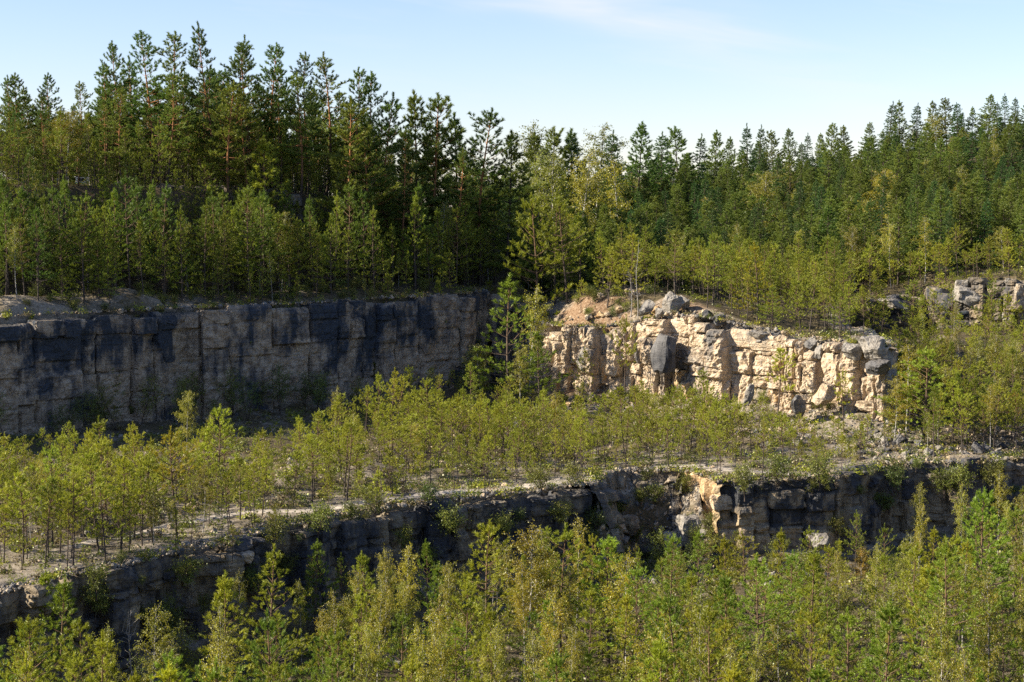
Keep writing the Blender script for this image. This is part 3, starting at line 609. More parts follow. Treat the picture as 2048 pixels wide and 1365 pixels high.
# tumbled boulders: shared descriptions where nothing tells them apart
rb = random.Random(77)
def tumble(n, fn, mats, wlo, whi, label, group):
    for k, (x, y) in enumerate(sorted([fn() for _ in range(n)], key=lambda q: q[0] / q[1])):
        w = wlo * (whi / wlo) ** rb.random()
        o = link('boulder', rock_of(BOULD, rb.randrange(99), rb.choice(mats)), None, (x, y, gz(x, y) + w * 0.15), (rb.uniform(-.4, .4), rb.uniform(-.4, .4), rb.uniform(0, 6.28)), (w, w * rb.uniform(.7, 1.1), w * rb.uniform(.5, .9)))
        tag(o, label + ', ' + ORD[k + 1] + ' from left', 'boulder', group)
def px_box(px0, px1, Y0, Y1):
    def f():
        Y = rb.uniform(Y0, Y1); return (rb.uniform(px0, px1) - 1024) / F * Y, Y
    return f
tumble(16, px_box(990, 1040, 164, 176), [M_ROCK_GREY, M_ROCK_DARK], 0.5, 1.3, 'grey stone in the stone run left of the outcrop foot', 'stones of the grey run')
tumble(16, px_box(1680, 1790, 148, 156), [M_ROCK_GREY, M_ROCK_LOW], 0.5, 1.5, 'grey block in the tumbled heap under the outcrop tip', 'tumbled blocks under the outcrop tip')
tumble(24, px_box(1500, 1680, 152, 162), [M_ROCK_GREY, M_ROCK_SUN], 0.4, 1.2, 'pale block on the scree below the right half of the outcrop', 'blocks on the scree')
tumble(22, px_box(1790, 2060, 146, 153), [M_ROCK_GREY, M_ROCK_DARK], 0.4, 1.4, 'grey block strewn above the bend of the lower cliff', 'blocks above the lower cliff bend')
tumble(30, px_box(1200, 1420, 132.5, 138), [M_ROCK_LOW, M_ROCK_GREY, M_ROCK_SUN], 0.4, 1.3, 'loose rock in the rubble recess of the lower cliff', 'loose rocks in the recess')
tumble(18, px_box(1520, 1720, 126, 133), [M_ROCK_GREY, M_ROCK_LOW], 0.4, 1.2, 'fallen block at the foot of the layered lower cliff', 'fallen blocks under the lower cliff')
tumble(34, px_box(1310, 1760, 160, 178) if False else (lambda: (lambda k: (RIM_B[17 + k][0] + (RIM_B[18 + k][0] - RIM_B[17 + k][0]) * 0.5 + rb.uniform(-1.8, 1.8), RIM_B[17 + k][1] + (RIM_B[18 + k][1] - RIM_B[17 + k][1]) * 0.5 + rb.uniform(0.9, 3.2)))(rb.randint(2, 9))), [M_ROCK_SUN, M_ROCK_LOW, M_ROCK_SUN, M_ROCK_ORANGE], 0.3, 1.0, 'broken stone along the crest of the sunlit outcrop', 'stones along the outcrop crest')
tumble(34, px_box(1080, 1320, 177, 187), [M_ROCK_SUN, M_ROCK_ORANGE, M_ROCK_SUN, M_ROCK_LOW], 0.35, 1.3, 'stone in the orange earth slope atop the outcrop', 'stones in the orange earth')

# ------------------------------------------------------------------ trees
def unit(v): return v / (np.linalg.norm(v, axis=-1, keepdims=True) + 1e-9)
def seg_mesh(A, B, ra, rb, sides=3):
    """separate tapered tubes from A to B"""
    A = np.asarray(A, float); B = np.asarray(B, float); ra = np.asarray(ra, float); rb = np.asarray(rb, float)
    D = unit(B - A); ref = np.where(np.abs(D[:, 2:3]) > 0.9, [[1.0, 0, 0]], [[0, 0, 1.0]]); E1 = unit(np.cross(D, ref)); E2 = np.cross(D, E1)
    n = len(A); ang = np.arange(sides) * 2 * math.pi / sides
    ca, sa = np.cos(ang)[None, :, None], np.sin(ang)[None, :, None]
    ring = E1[:, None] * ca + E2[:, None] * sa
    V = np.concatenate([A[:, None] + ring * ra[:, None, None], B[:, None] + ring * rb[:, None, None]], 1).reshape(-1, 3)
    k = np.arange(sides); f = np.stack([k, (k + 1) % sides, (k + 1) % sides + sides, k + sides], -1)
    Fq = (np.arange(n)[:, None, None] * 2 * sides + f[None]).reshape(-1, 4)
    return V, Fq
def tube_path(P, r, sides=6):
    P = np.asarray(P, float); T = unit(np.gradient(P, axis=0)); ref = np.array([[0.0, 1, 0]]); E1 = unit(np.cross(T, np.repeat(ref, len(P), 0))); E2 = np.cross(T, E1)
    ang = np.arange(sides) * 2 * math.pi / sides
    V = (P[:, None] + (E1[:, None] * np.cos(ang)[None, :, None] + E2[:, None] * np.sin(ang)[None, :, None]) * np.asarray(r)[:, None, None]).reshape(-1, 3)
    i = np.arange(len(P) - 1)[:, None] * sides; k = np.arange(sides)
    Fq = np.stack([i + k, i + (k + 1) % sides, i + (k + 1) % sides + sides, i + k + sides], -1).reshape(-1, 4)
    return V, Fq
def needles(P, D, L, n, nl, nw, rng, spread=(0.35, 1.0)):
    """needle tufts along shoots, each a slim triangle"""
    P = np.repeat(P, n, 0); D = unit(np.repeat(D, n, 0)); L = np.repeat(L, n); m = len(P)
    t = rng.uniform(0.0, 1.0, m); base = P + D * (L * t)[:, None]
    rv = unit(rng.normal(size=(m, 3))); rad = unit(rv - D * np.sum(rv * D, 1, keepdims=True))
    al = rng.uniform(*spread, m)[:, None]; dr = D * np.cos(al) + rad * np.sin(al)
    tip = base + dr * (nl * rng.uniform(0.65, 1.25, m))[:, None]
    sd = unit(np.cross(dr, rng.normal(size=(m, 3)))) * (nw * 0.5)
    V = np.stack([base - sd, base + sd, tip], 1).reshape(-1, 3)
    return V, np.arange(m * 3).reshape(-1, 3)
def leaves(P, size, rng, flat=0.3):
    m = len(P); a = unit(rng.normal(size=(m, 3)) + np.array([0, 0, -0.5])); b = unit(np.cross(a, rng.normal(size=(m, 3))))
    s = (size * rng.uniform(0.7, 1.3, m))[:, None]
    V = np.stack([P, P + a * s * 0.5 + b * s * 0.36, P + a * s, P + a * s * 0.5 - b * s * 0.36], 1).reshape(-1, 3)
    return V, np.arange(m * 4).reshape(-1, 4)
def joinm(parts):
    V = []; Fs = {}; o = 0
    for v, f in parts:
        V.append(v); Fs.setdefault(f.shape[1], []).append(f + o); o += len(v)
    return np.concatenate(V), [np.concatenate(x) for x in Fs.values()]

class Variant:
    def __init__(s, trunk, crown, H): s.trunk, s.crown, s.H = trunk, crown, H

def conifer(seed, H, cb, rad, prof, mat_n, mat_b, whorl=0.42, nb=5, el0=5, el1=60, droop=0.0, twig=0.42, dens=1.0, nl=0.13, nw=0.035, nn=9, r0=None, dead=14, curve=0.12, flat=0.35, irregular=0.25, sl=0.22):
    rng = np.random.default_rng(seed)
    # trunk
    zt = np.linspace(-0.4, H, 12); ph = rng.uniform(0, 6.28, 2); b = curve * H / 10
    tx = b * np.sin(zt / H * 3.1 + ph[0]) - b * math.sin(ph[0]); ty = b * np.sin(zt / H * 2.6 + ph[1]) - b * math.sin(ph[1])
    r0 = r0 or 0.010 * H + 0.018
    rr = r0 * np.clip(1 - zt / H, 0, 1) ** 0.8 + 0.012
    TP = np.stack([tx, ty, zt], 1); parts_t = [tube_path(TP, rr, 6)]
    def tr(z): return np.array([np.interp(z, zt, tx), np.interp(z, zt, ty), z])
    SA, SB, Sr, Se = [], [], [], []; SP, SD, SL = [], [], []
    zs = []; z = cb * H
    while z < H - max(0.05 * H, 0.38):
        zs.append(z); t = (z - cb * H) / (H * (1 - cb)); z += whorl * rng.uniform(0.75, 1.25) * (1.0 - 0.45 * t)
    asym = rng.uniform(0, 6.28)
    for z in zs:
        t = (z - cb * H) / (H * (1 - cb)); Lw = rad * prof(t) * rng.uniform(1 - irregular, 1 + irregular)
        k = max(3, int(round(nb + rng.normal() * 0.8))); a0 = rng.uniform(0, 6.28)
        for j in range(k):
            az = a0 + j * 2 * math.pi / k + rng.normal() * 0.25
            L = Lw * rng.uniform(0.65, 1.2) * (1 + 0.18 * math.cos(az - asym))
            if rng.random() < 0.10: L *= 1.35
            elif rng.random() < 0.14 and t < 0.8: continue
            if L < 0.10: L = 0.10
            el = math.radians(lerp(el0, el1, t ** 1.2) + rng.normal() * 7)
            h = np.array([math.cos(az), math.sin(az), 0]); side = np.array([-math.sin(az), math.cos(az), 0])
            nseg = 4; pts = []; p = tr(z + rng.uniform(-.06, .06)); d = h * math.cos(el) + np.array([0, 0, math.sin(el)])
            for q in range(nseg + 1):
                pts.append(p.copy()); bend = (0.10 if droop == 0 else -droop * (1 if q < 2 else -0.7))
                d = unit(d + np.array([0, 0, bend]) + rng.normal(size=3) * 0.05); p = p + d * L / nseg
            pts = np.array(pts); rb0 = 0.010 + 0.012 * L
            for q in range(nseg):
                SA.append(pts[q]); SB.append(pts[q + 1]); Sr.append(rb0 * (1 - q / nseg) + 0.004); Se.append(rb0 * (1 - (q + 1) / nseg) + 0.004)
            nt = max(2, int(L / 0.17 * dens))
            us = np.linspace(0.40 if L > 0.9 else 0.15, 0.98, nt)
            for qi, u in enumerate(us):
                f = u * nseg; q = min(int(f), nseg - 1); bp = pts[q] + (pts[q + 1] - pts[q]) * (f - q); bd = unit(pts[q + 1] - pts[q])
                sgn = 1 if qi % 2 else -1
                tl = (twig * L * (1.05 - u) + 0.16) * rng.uniform(0.6, 1.25)
                td = unit(bd * 0.75 + side * sgn * rng.uniform(0.5, 1.0) + np.array([0, 0, rng.uniform(-0.1, 0.45) - droop * 1.2]))
                te = bp + td * tl
                SA.append(bp); SB.append(te); Sr.append(0.006); Se.append(0.003)
                ns = max(1, int(tl / 0.20 * dens + rng.random()))
                for w in range(ns):
                    v = (w + 0.7) / ns
                    SP.append(bp + td * tl * v * 0.85); SD.append(unit(td + np.array([0, 0, flat]) + rng.normal(size=3) * 0.35)); SL.append(sl * rng.uniform(0.7, 1.3))
            SP.append(pts[-1]); SD.append(unit(d + np.array([0, 0, 0.3]))); SL.append(sl * 1.3)
    for q in range(4):
        zq = H - 0.12 - q * 0.22; aq = rng.uniform(0, 6.28)
        SP.append(tr(zq)); SD.append(unit(np.array([math.cos(aq) * (0.25 + .12 * q), math.sin(aq) * (0.25 + .12 * q), 1.0]))); SL.append(0.22)
    SP.append(tr(H * 0.985)); SD.append(np.array([0, 0, 1.0])); SL.append(0.45); SP.append(tr(H * 0.95)); SD.append(np.array([0.1, 0, 1.0])); SL.append(0.3)
    # dead lower branches
    for _ in range(dead):
        z = rng.uniform(0.10, max(cb, 0.14)) * H if cb > 0.15 else rng.uniform(0.05, 0.3) * H
        az = rng.uniform(0, 6.28); L = rad * rng.uniform(0.25, 0.75); d = unit(np.array([math.cos(az), math.sin(az), rng.uniform(-0.25, 0.25)])); p = tr(z)
        m_ = p + d * L * 0.55; e_ = m_ + unit(d + rng.normal(size=3) * 0.35) * L * 0.45
        SA += [p, m_]; SB += [m_, e_]; Sr += [0.013, 0.008]; Se += [0.008, 0.003]
    parts_t.append(seg_mesh(SA, SB, Sr, Se))
    v, f = joinm(parts_t); trunk = mesh_np('trunk', v, f, [mat_b], smooth=True)
    v, f = needles(np.array(SP), np.array(SD), np.array(SL), nn, nl, nw, rng)
    crown = mesh_np('crown', v, f, [mat_n])
    return Variant(trunk, crown, H)

def broadleaf(seed, H, cb, rad, mat_l, mat_b, nbr=26, leaf=0.085, per=26, weep=0.5, r0=None, stems=1, fork=0.0):
    rng = np.random.default_rng(seed); parts_t = []; SA, SB, Sr, Se, LP = [], [], [], [], []
    for st in range(stems):
        hh = H * (1 if st == 0 else rng.uniform(0.6, 0.9)); zt = np.linspace(-0.3, hh, 12); ph = rng.uniform(0, 6.28, 2); b = 0.018 * H
        ln = rng.normal(size=2) * (0.02 if stems == 1 else 0.22)
        tx = b * np.sin(zt / hh * 4 + ph[0]) - b * math.sin(ph[0]) + ln[0] * zt; ty = b * np.sin(zt / hh * 3.3 + ph[1]) - b * math.sin(ph[1]) + ln[1] * zt
        r_ = (r0 or 0.006 * H + 0.010) * (1 if st == 0 else 0.7)
        parts_t.append(tube_path(np.stack([tx, ty, zt], 1), r_ * np.clip(1 - zt / hh, 0, 1) ** 0.8 + 0.008, 6))
        def tr(z): return np.array([np.interp(z, zt, tx), np.interp(z, zt, ty), z])
        n_b = int(nbr / (1 if st == 0 else 1.6))
        for i in range(n_b):
            t = ((i + rng.random()) / n_b); z = hh * (cb + (1 - cb) * t * 0.97); az = i * 2.4 + rng.normal() * 0.4
            L = rad * (math.sin(math.pi * min(1, 0.18 + t * 0.82)) ** 0.8 * 0.85 + 0.22) * rng.uniform(0.6, 1.2)
            el = math.radians(rng.uniform(30, 55) + 15 * t); d = np.array([math.cos(az) * math.cos(el), math.sin(az) * math.cos(el), math.sin(el)])
            p = tr(z); nseg = 5
            for q in range(nseg):
                e = p + d * L / nseg; SA.append(p); SB.append(e); rb = 0.006 + 0.009 * L * (1 - q / nseg); Sr.append(rb); Se.append(rb * 0.8)
                nl_ = max(1, int(per * L / nseg * (0.25 if q == 0 else 1.0)))
                # hanging twigs with leaves
                for w in range(max(1, int(3 * L / 1.5)) if q > 0 else 0):
                    tw = unit(d + rng.normal(size=3) * 0.8 + np.array([0, 0, -weep])); tl = rng.uniform(0.25, 0.6) * (0.6 + 0.25 * L)
                    te = e + tw * tl; te2 = te + unit(tw + np.array([0, 0, -weep * 1.6])) * tl * 0.6
                    SA += [e, te]; SB += [te, te2]; Sr += [0.005, 0.003]; Se += [0.003, 0.002]
                    u = rng.random((nl_, 1)); LP.append(np.where(u < .6, e + (te - e) * u / .6, te + (te2 - te) * (u - .6) / .4) + rng.normal(size=(nl_, 3)) * 0.07)
                LP.append(p + (e - p) * rng.random((max(1, nl_ // 2), 1)) + rng.normal(size=(max(1, nl_ // 2), 3)) * 0.08)
                p = e; d = unit(d + np.array([0, 0, -0.12 * weep - 0.02 * q]) + rng.normal(size=3) * 0.12)
    parts_t.append(seg_mesh(SA, SB, Sr, Se))
    v, f = joinm(parts_t); trunk = mesh_np('trunk', v, f, [mat_b], smooth=True)
    v, f = leaves(np.concatenate(LP), leaf, rng); crown = mesh_np('crown', v, f, [mat_l])
    return Variant(trunk, crown, H)

p_cone = lambda t: (1 - t) ** 0.95 * 1.02 + 0.015
p_young = lambda t: min(1, 0.72 + 1.2 * t) * (1 - t) ** 0.75 + 0.02
p_dome = lambda t: min(1, 0.5 + 1.6 * t) * (1 - t ** 1.5) ** 0.85 + 0.03
p_tall = lambda t: min(1, 0.60 + 1.6 * t) * (1 - t) ** 0.78 + 0.015
KIND = {}
KIND['young'] = [conifer(10 + i, 6.0, [0.42, 0.36, 0.48, 0.30, 0.40, 0.52][i], [1.5, 1.65, 1.4, 1.7, 1.6, 1.45][i], [p_cone, p_young, p_young, p_cone, p_cone, p_dome][i], M_YOUNG, M_BARK_Y, whorl=0.54, nb=4.5, dens=0.55, nn=34, nl=0.17, nw=0.027, dead=18, r0=0.055, curve=0.25, el0=10, el1=46) for i in range(6)]
KIND['mid'] = [conifer(30 + i, 10.0, [0.22, 0.30, 0.14, 0.26, 0.34, 0.18][i], [2.2, 2.4, 2.3, 2.0, 2.4, 2.5][i], [p_cone, p_young, p_cone, p_cone, p_young, p_young][i], M_MID, M_BARK_Y, whorl=0.70, nb=4.8, dens=0.50, nn=36, nl=0.21, nw=0.034, dead=18, r0=0.095, curve=0.2, el0=0, el1=40, sl=0.28) for i in range(6)]
KIND['tall'] = [conifer(50 + i, 19.0, [0.32, 0.27, 0.38, 0.22, 0.30][i], [3.3, 3.6, 3.0, 3.8, 3.3][i], [p_tall, p_tall, p_dome, p_tall, p_young][i], M_TALL, M_BARK_T, whorl=0.90, nb=4.8, dens=0.56, nn=40, nl=0.28, nw=0.050, dead=26, r0=0.17, curve=0.35, el0=-4, el1=36, sl=0.34, irregular=0.32) for i in range(5)]
KIND['dense'] = [conifer(70 + i, 15.0, [0.10, 0.16, 0.06, 0.12][i], [3.1, 3.2, 3.2, 2.9][i], [p_cone, p_young, p_cone, p_young][i], M_TALL, M_BARK_S, whorl=0.84, nb=5, dens=0.60, nn=38, nl=0.28, nw=0.052, dead=10, r0=0.13, el0=-4, el1=38, sl=0.32) for i in range(4)]
KIND['spruce'] = [conifer(90 + i, 15.0, [0.08, 0.14, 0.06][i], [2.7, 3.0, 2.4][i], p_cone, M_SPRUCE, M_BARK_S, whorl=0.56, nb=5.5, dens=0.72, nn=26, nl=0.20, nw=0.056, dead=6, r0=0.13, el0=-12, el1=38, droop=0.10, flat=-0.1, sl=0.24) for i in range(3)]
KIND['birch'] = [broadleaf(110 + i, 9.0, [0.30, 0.38, 0.25, 0.42, 0.34][i], [1.7, 1.4, 1.9, 1.5, 1.3][i], M_BIRCH, M_BARK_B, nbr=[36, 32, 40, 32, 30][i], leaf=0.095, per=70, weep=[0.5, 0.3, 0.7, 0.4, 0.3][i]) for i in range(5)]
KIND['sapling'] = [broadleaf(130 + i, 4.0, 0.22, 1.0, M_SHRUB, M_BARK_S, nbr=18, leaf=0.09, per=55, weep=0.15, stems=2) for i in range(3)]
KIND['shrub'] = [broadleaf(140 + i, 2.0, 0.15, 0.9, M_SHRUB, M_BARK_S, nbr=12, leaf=0.085, per=60, weep=0.1, stems=4) for i in range(3)]
KNAME = {'young': 'pine_tree', 'mid': 'pine_tree', 'tall': 'pine_tree', 'dense': 'pine_tree', 'spruce': 'spruce_tree', 'birch': 'birch_tree', 'sapling': 'sapling', 'shrub': 'shrub'}
KCAT = {'young': 'pine tree', 'mid': 'pine tree', 'tall': 'pine tree', 'dense': 'pine tree', 'spruce': 'spruce tree', 'birch': 'birch tree', 'sapling': 'sapling', 'shrub': 'shrub'}

TREES = []      # records: dict(kind, var, x, y, z, H, sx, rot, tint, label, group, lean, hand)
rt = random.Random(42)
def add_tree(kind, x, y, h, label=None, group=None, tint=(1, 1, 1), sx=None, var=None, hand=False, z=None, lean=None):
    zz = gz(x, y) - 0.08 if z is None else z
    if not hand and 150 < y < 199 and abs(1024 + F * x / y - 166) < 15:
        h = min(h, at(166, 388, y)[2] - zz)          # the trailer shows through this gap in the wood
        if h < 1.5: return
    TREES.append(dict(kind=kind, var=rt.randrange(len(KIND[kind])) if var is None else var, x=x, y=y, z=zz, H=h, sx=sx or rt.uniform(0.85, 1.18), rot=rt.uniform(0, 6.28), tint=tint, label=label, group=group, lean=lean if lean is not None else (rt.gauss(0, 0.025), rt.gauss(0, 0.025)), hand=hand))
def T(kind, px, pyt, Y, label, tint=(1, 1, 1), sx=None, var=None, group=None, lean=None, pyb=None):
    """a tree whose tip stands at a measured spot of the photograph and whose foot is on the ground at depth Y"""
    p = at(px, pyt, Y); x = p[0]; z0 = gz(x, Y)
    if pyb is not None: z0 = at(px, pyb, Y)[2]
    add_tree(kind, x, Y, max(1.2, p[2] - z0 + 0.08), label, group, tint, sx, var, True, z0 - 0.08, lean)
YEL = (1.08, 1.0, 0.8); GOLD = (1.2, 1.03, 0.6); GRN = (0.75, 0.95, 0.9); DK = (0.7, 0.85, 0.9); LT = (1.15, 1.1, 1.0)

# skyline of the left ridge
SKY_L = [(12, 152, 186), (44, 150, 188), (102, 150, 189), (152, 165, 193), (205, 128, 190), (254, 84, 193), (300, 66, 191), (364, 64, 194), (432, 47, 192), (478, 75, 197), (502, 92, 196), (545, 88, 199), (562, 130, 198), (615, 106, 200), (650, 106, 201), (698, 138, 201), (724, 148, 203), (776, 190, 203), (836, 188, 206), (866, 188, 204), (910, 232, 207), (965, 220, 203), (1012, 266, 203)]
for i, (px, py, Y) in enumerate(SKY_L):
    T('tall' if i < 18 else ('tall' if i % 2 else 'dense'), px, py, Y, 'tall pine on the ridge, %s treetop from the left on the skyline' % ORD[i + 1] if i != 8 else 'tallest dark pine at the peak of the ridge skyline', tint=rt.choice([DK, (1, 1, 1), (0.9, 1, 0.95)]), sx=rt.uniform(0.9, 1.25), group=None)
for px, py, Y, tint, lab in [(462, 165, 187, YEL, 'yellow-green pine standing before the tallest ridge pine'), (500, 178, 188, YEL, 'yellow tipped slim pine in front of the ridge trunks'), (690, 196, 192, YEL, 'bright yellow-green pine at the right part of the ridge'), (330, 140, 186, LT, 'broad lighter pine in the middle of the ridge wood'), (595, 150, 194, (1, 1, 1), 'dark full pine left of the bright one on the ridge'), (240, 175, 185, LT, 'pine with a pale crown above the little scarp'), (80, 215, 181, DK, 'dark pine near the left edge of the ridge'), (20, 225, 178, DK, 'black-green pine at the very left edge'), (745, 240, 195, (1, 1, 1), 'pine with a thin crown near the ridge end'), (800, 260, 197, DK, 'dark pine where the ridge begins to drop'), (900, 300, 199, (1, 1, 1), 'pine in the gap of sky beside the ridge end')]:
    T('tall', px, py, Y, lab, tint, sx=1.1)
T('birch', 130, 222, 180.5, 'yellow birch among the ridge pines near the left edge', GOLD, 1.3, 2)
T('birch', 112, 245, 181.5, 'second yellow birch behind the pine edge on the ridge', YEL, 1.2, 0)
T('mid', 540, 280, 186, 'light green conical pine below the ridge trunks', LT, 1.2, 0)
# skyline of the wooded hill
SKY_R = [(1054, 250, 262, 'birch'), (1090, 268, 258, 'dense'), (1104, 258, 280, 'dense'), (1132, 262, 285, 'dense'), (1152, 266, 282, 'spruce'), (1196, 252, 272, 'birch'), (1222, 264, 270, 'spruce'), (1276, 246, 278, 'dense'), (1326, 266, 284, 'spruce'), (1360, 255, 290, 'dense'), (1392, 270, 292, 'spruce'), (1426, 263, 296, 'dense'), (1462, 276, 300, 'dense'), (1500, 249, 292, 'spruce'), (1520, 252, 296, 'spruce'), (1552, 262, 300, 'dense'), (1582, 258, 305, 'dense'), (1612, 268, 302, 'spruce'), (1640, 268, 305, 'dense'), (1666, 247, 298, 'dense'), (1692, 252, 300, 'dense'), (1740, 246, 304, 'dense'), (1778, 205, 296, 'spruce'), (1802, 203, 300, 'dense'), (1836, 208, 302, 'spruce'), (1872, 203, 306, 'dense'), (1896, 197, 304, 'dense'), (1918, 206, 300, 'spruce'), (1944, 215, 305, 'dense'), (1974, 190, 302, 'dense'), (1994, 205, 308, 'spruce'), (2010, 188, 304, 'spruce'), (2032, 196, 306, 'spruce'), (2052, 198, 308, 'dense')]
cnt = {'birch': 0, 'dense': 0, 'spruce': 0}
for px, py, Y, k in SKY_R:
    cnt[k] += 1
    T(k, px, py, Y, {'birch': 'pale yellowish birch on the hill skyline, %s birch from the left', 'dense': 'dark pine on the hill skyline, %s skyline pine from the ridge gap', 'spruce': 'pointed spruce on the hill skyline, %s skyline spruce from the ridge gap'}[k] % ORD[cnt[k]], tint=((.8, .82, .75) if k == 'birch' else rt.choice([(1, 1, 1), GRN, (0.9, 1, 1)])), sx=rt.uniform(1.15, 1.5))
for px, py, Y, tint, lab, k in [(1075, 300, 250, (.75, .85, .8), 'broad pale birch at the left end of the wooded hill', 'birch'), (1120, 310, 245, (.75, .82, .8), 'slender pale birch in front of the hill skyline', 'birch'), (1240, 318, 235, GOLD, 'golden birch with drooping tufts on the hill slope', 'birch'), (1160, 300, 240, LT, 'light green birch below the hill skyline', 'birch'), (1725, 400, 235, GOLD, 'yellow birch in the dark middle of the hill wood', 'birch'), (1760, 340, 250, GOLD, 'yellowing birch in a hollow of the hill wood', 'birch'), (1985, 290, 270, YEL, 'pale tall birch high on the hill near the right edge', 'birch'), (1880, 230, 290, YEL, 'light birch just under the hill skyline', 'birch'), (1525, 345, 250, YEL, 'slim pale birch rising in the hill wood', 'birch'), (2030, 350, 262, GOLD, 'yellow birch by the right edge of the hill wood', 'birch'), (1845, 320, 262, LT, 'slim yellow birch between hill spruces', 'birch')]:
    T(k, px, py, Y, lab, tint, sx=1.15)
# pines at the outcrop
for a in [('mid', 1075, 395, 192, 'tall slim pine left above the orange earth slope', (1.15, 1.1, .9), 1.0, 1), ('mid', 1110, 385, 194, 'tall pine with bare lower trunk above the orange earth', (1.1, 1.1, .9), 1.1, 4), ('mid', 1135, 400, 191, 'tall pine standing third above the orange earth', (1.1, 1.1, .9), 1.1, 1), ('mid', 1160, 430, 195, 'pine behind the orange earth slope', (1, 1, 1), 1.1, 3),
          ('young', 1162, 560, 185.3, 'small thin pine on the orange earth slope', LT, .9, 2), ('mid', 1262, 470, 183, 'bushy pine with grey dead branches on the outcrop top', (1.3, 1.15, 1), 1.3, 5), ('young', 1215, 500, 184, 'bright young pine left of the bushy one on the outcrop', LT, 1.2, 3), ('young', 1310, 520, 182, 'young pine behind the tall boulder', LT, 1.1, 1), ('young', 1350, 505, 183, 'young pine right of the tall boulder', YEL, 1.0, 0), ('young', 1385, 492, 184, 'upright young pine on the outcrop behind the boulders', LT, 1.0, 3), ('mid', 1426, 492, 180.5, 'wide crowned pine with long bare trunk on the outcrop rim', (1.5, 1.25, 1), 1.35, 1), ('young', 1465, 545, 176, 'low young pine beside dark boulders on the rim', LT, 1.1, 3),
          ('mid', 1516, 488, 176, 'golden topped conical tree on the outcrop rim', (1.8, 1.45, .8), 1.2, 2), ('mid', 1545, 575, 172, 'green young pine right of the golden tree', (1.4, 1.2, 1), 1.3, 5), ('young', 1590, 600, 172, 'young pine behind the tilted slab', LT, 1.1, 1), ('mid', 1682, 585, 165.5, 'lone airy pine standing on the outcrop end', (1.5, 1.3, 1), 1.3, 4), ('young', 1735, 640, 166, 'small pine behind the rounded outcrop tip', LT, 1.0, 1),
          ('mid', 1020, 556, 176.5, 'tall deep green conical pine at the corner of the shaded cliff', (0.95, 1.15, 1.1), 1.35, 2), ('mid', 1080, 668, 176.0, 'dark green pine in front of the outcrop left end', (0.9, 1.05, 1), 1.15, 0), ('birch', 1060, 575, 181, 'yellow leaved birch behind the deep green pine', YEL, 0.9, 1), ('birch', 1040, 700, 174, 'bright leafy birch at the foot of the deep green pine', LT, 1.0, 0), ('birch', 962, 690, 178, 'leaning bright birch left of the deep green pine', YEL, 1.0, 2), ('mid', 940, 725, 171, 'olive pine in the sun left of the stone run', (1.3, 1.1, .9), 1.1, 0),
          ('birch', 860, 735, 176, 'thin round topped birch against the dark cliff', LT, .9, 3), ('mid', 780, 738, 160, 'pointed pine rising highest from the bench thicket', (1.4, 1.2, .9), 1.0, 2), ('young', 828, 780, 162, 'pointed young pine right of the tallest thicket pine', LT, 1.2, 3), ('birch', 668, 776, 150, 'golden conical birch before the dark cliff', GOLD, .75, 1), ('birch', 372, 782, 151, 'slender weeping birch before the shaded cliff', LT, .8, 2), ('birch', 420, 830, 150, 'small round birch beside the weeping one', LT, .8, 0), ('mid', 735, 770, 163, 'dim pine in the shade of the cliff foot', (1, 1, 1), .9, 3),
          ('young', 1250, 640, 176.0, 'slim green pine growing on the outcrop face', LT, .8, 2), ('young', 1165, 700, 177.5, 'yellowish sapling pine between the outcrop pillars', YEL, .9, 3), ('young', 1285, 762, 168, 'green young pine at the foot of the outcrop middle', (1, 1.05, 1), 1.1, 0), ('young', 1412, 745, 164, 'bright green young pine before the pale bulge of the outcrop', (.95, 1.1, 1), 1.1, 1), ('young', 1556, 700, 163, 'young pine growing up the outcrop right half', LT, 1.1, 0), ('young', 1690, 745, 157, 'thin young pine before the shaded outcrop end', LT, .9, 2),
          ('mid', 1850, 700, 153, 'large green bushy pine right of the outcrop tip', (1.1, 1.15, 1), 1.6, 5), ('birch', 1815, 690, 156, 'golden birch between the outcrop tip and the bushy pine', GOLD, 1.1, 0), ('birch', 1790, 760, 152, 'yellow leaved birch under the outcrop tip', GOLD, 1.2, 2), ('birch', 2030, 780, 158, 'orange leaved birch near the right edge of the slope', (1.6, 0.8, 0.4), 1.1, 1), ('birch', 1840, 965, 138, 'thin pale birch before the bend of the lower cliff', YEL, .75, 1)]:
    T(a[0], a[1], a[2], a[3], a[4], a[5], a[6], a[7])
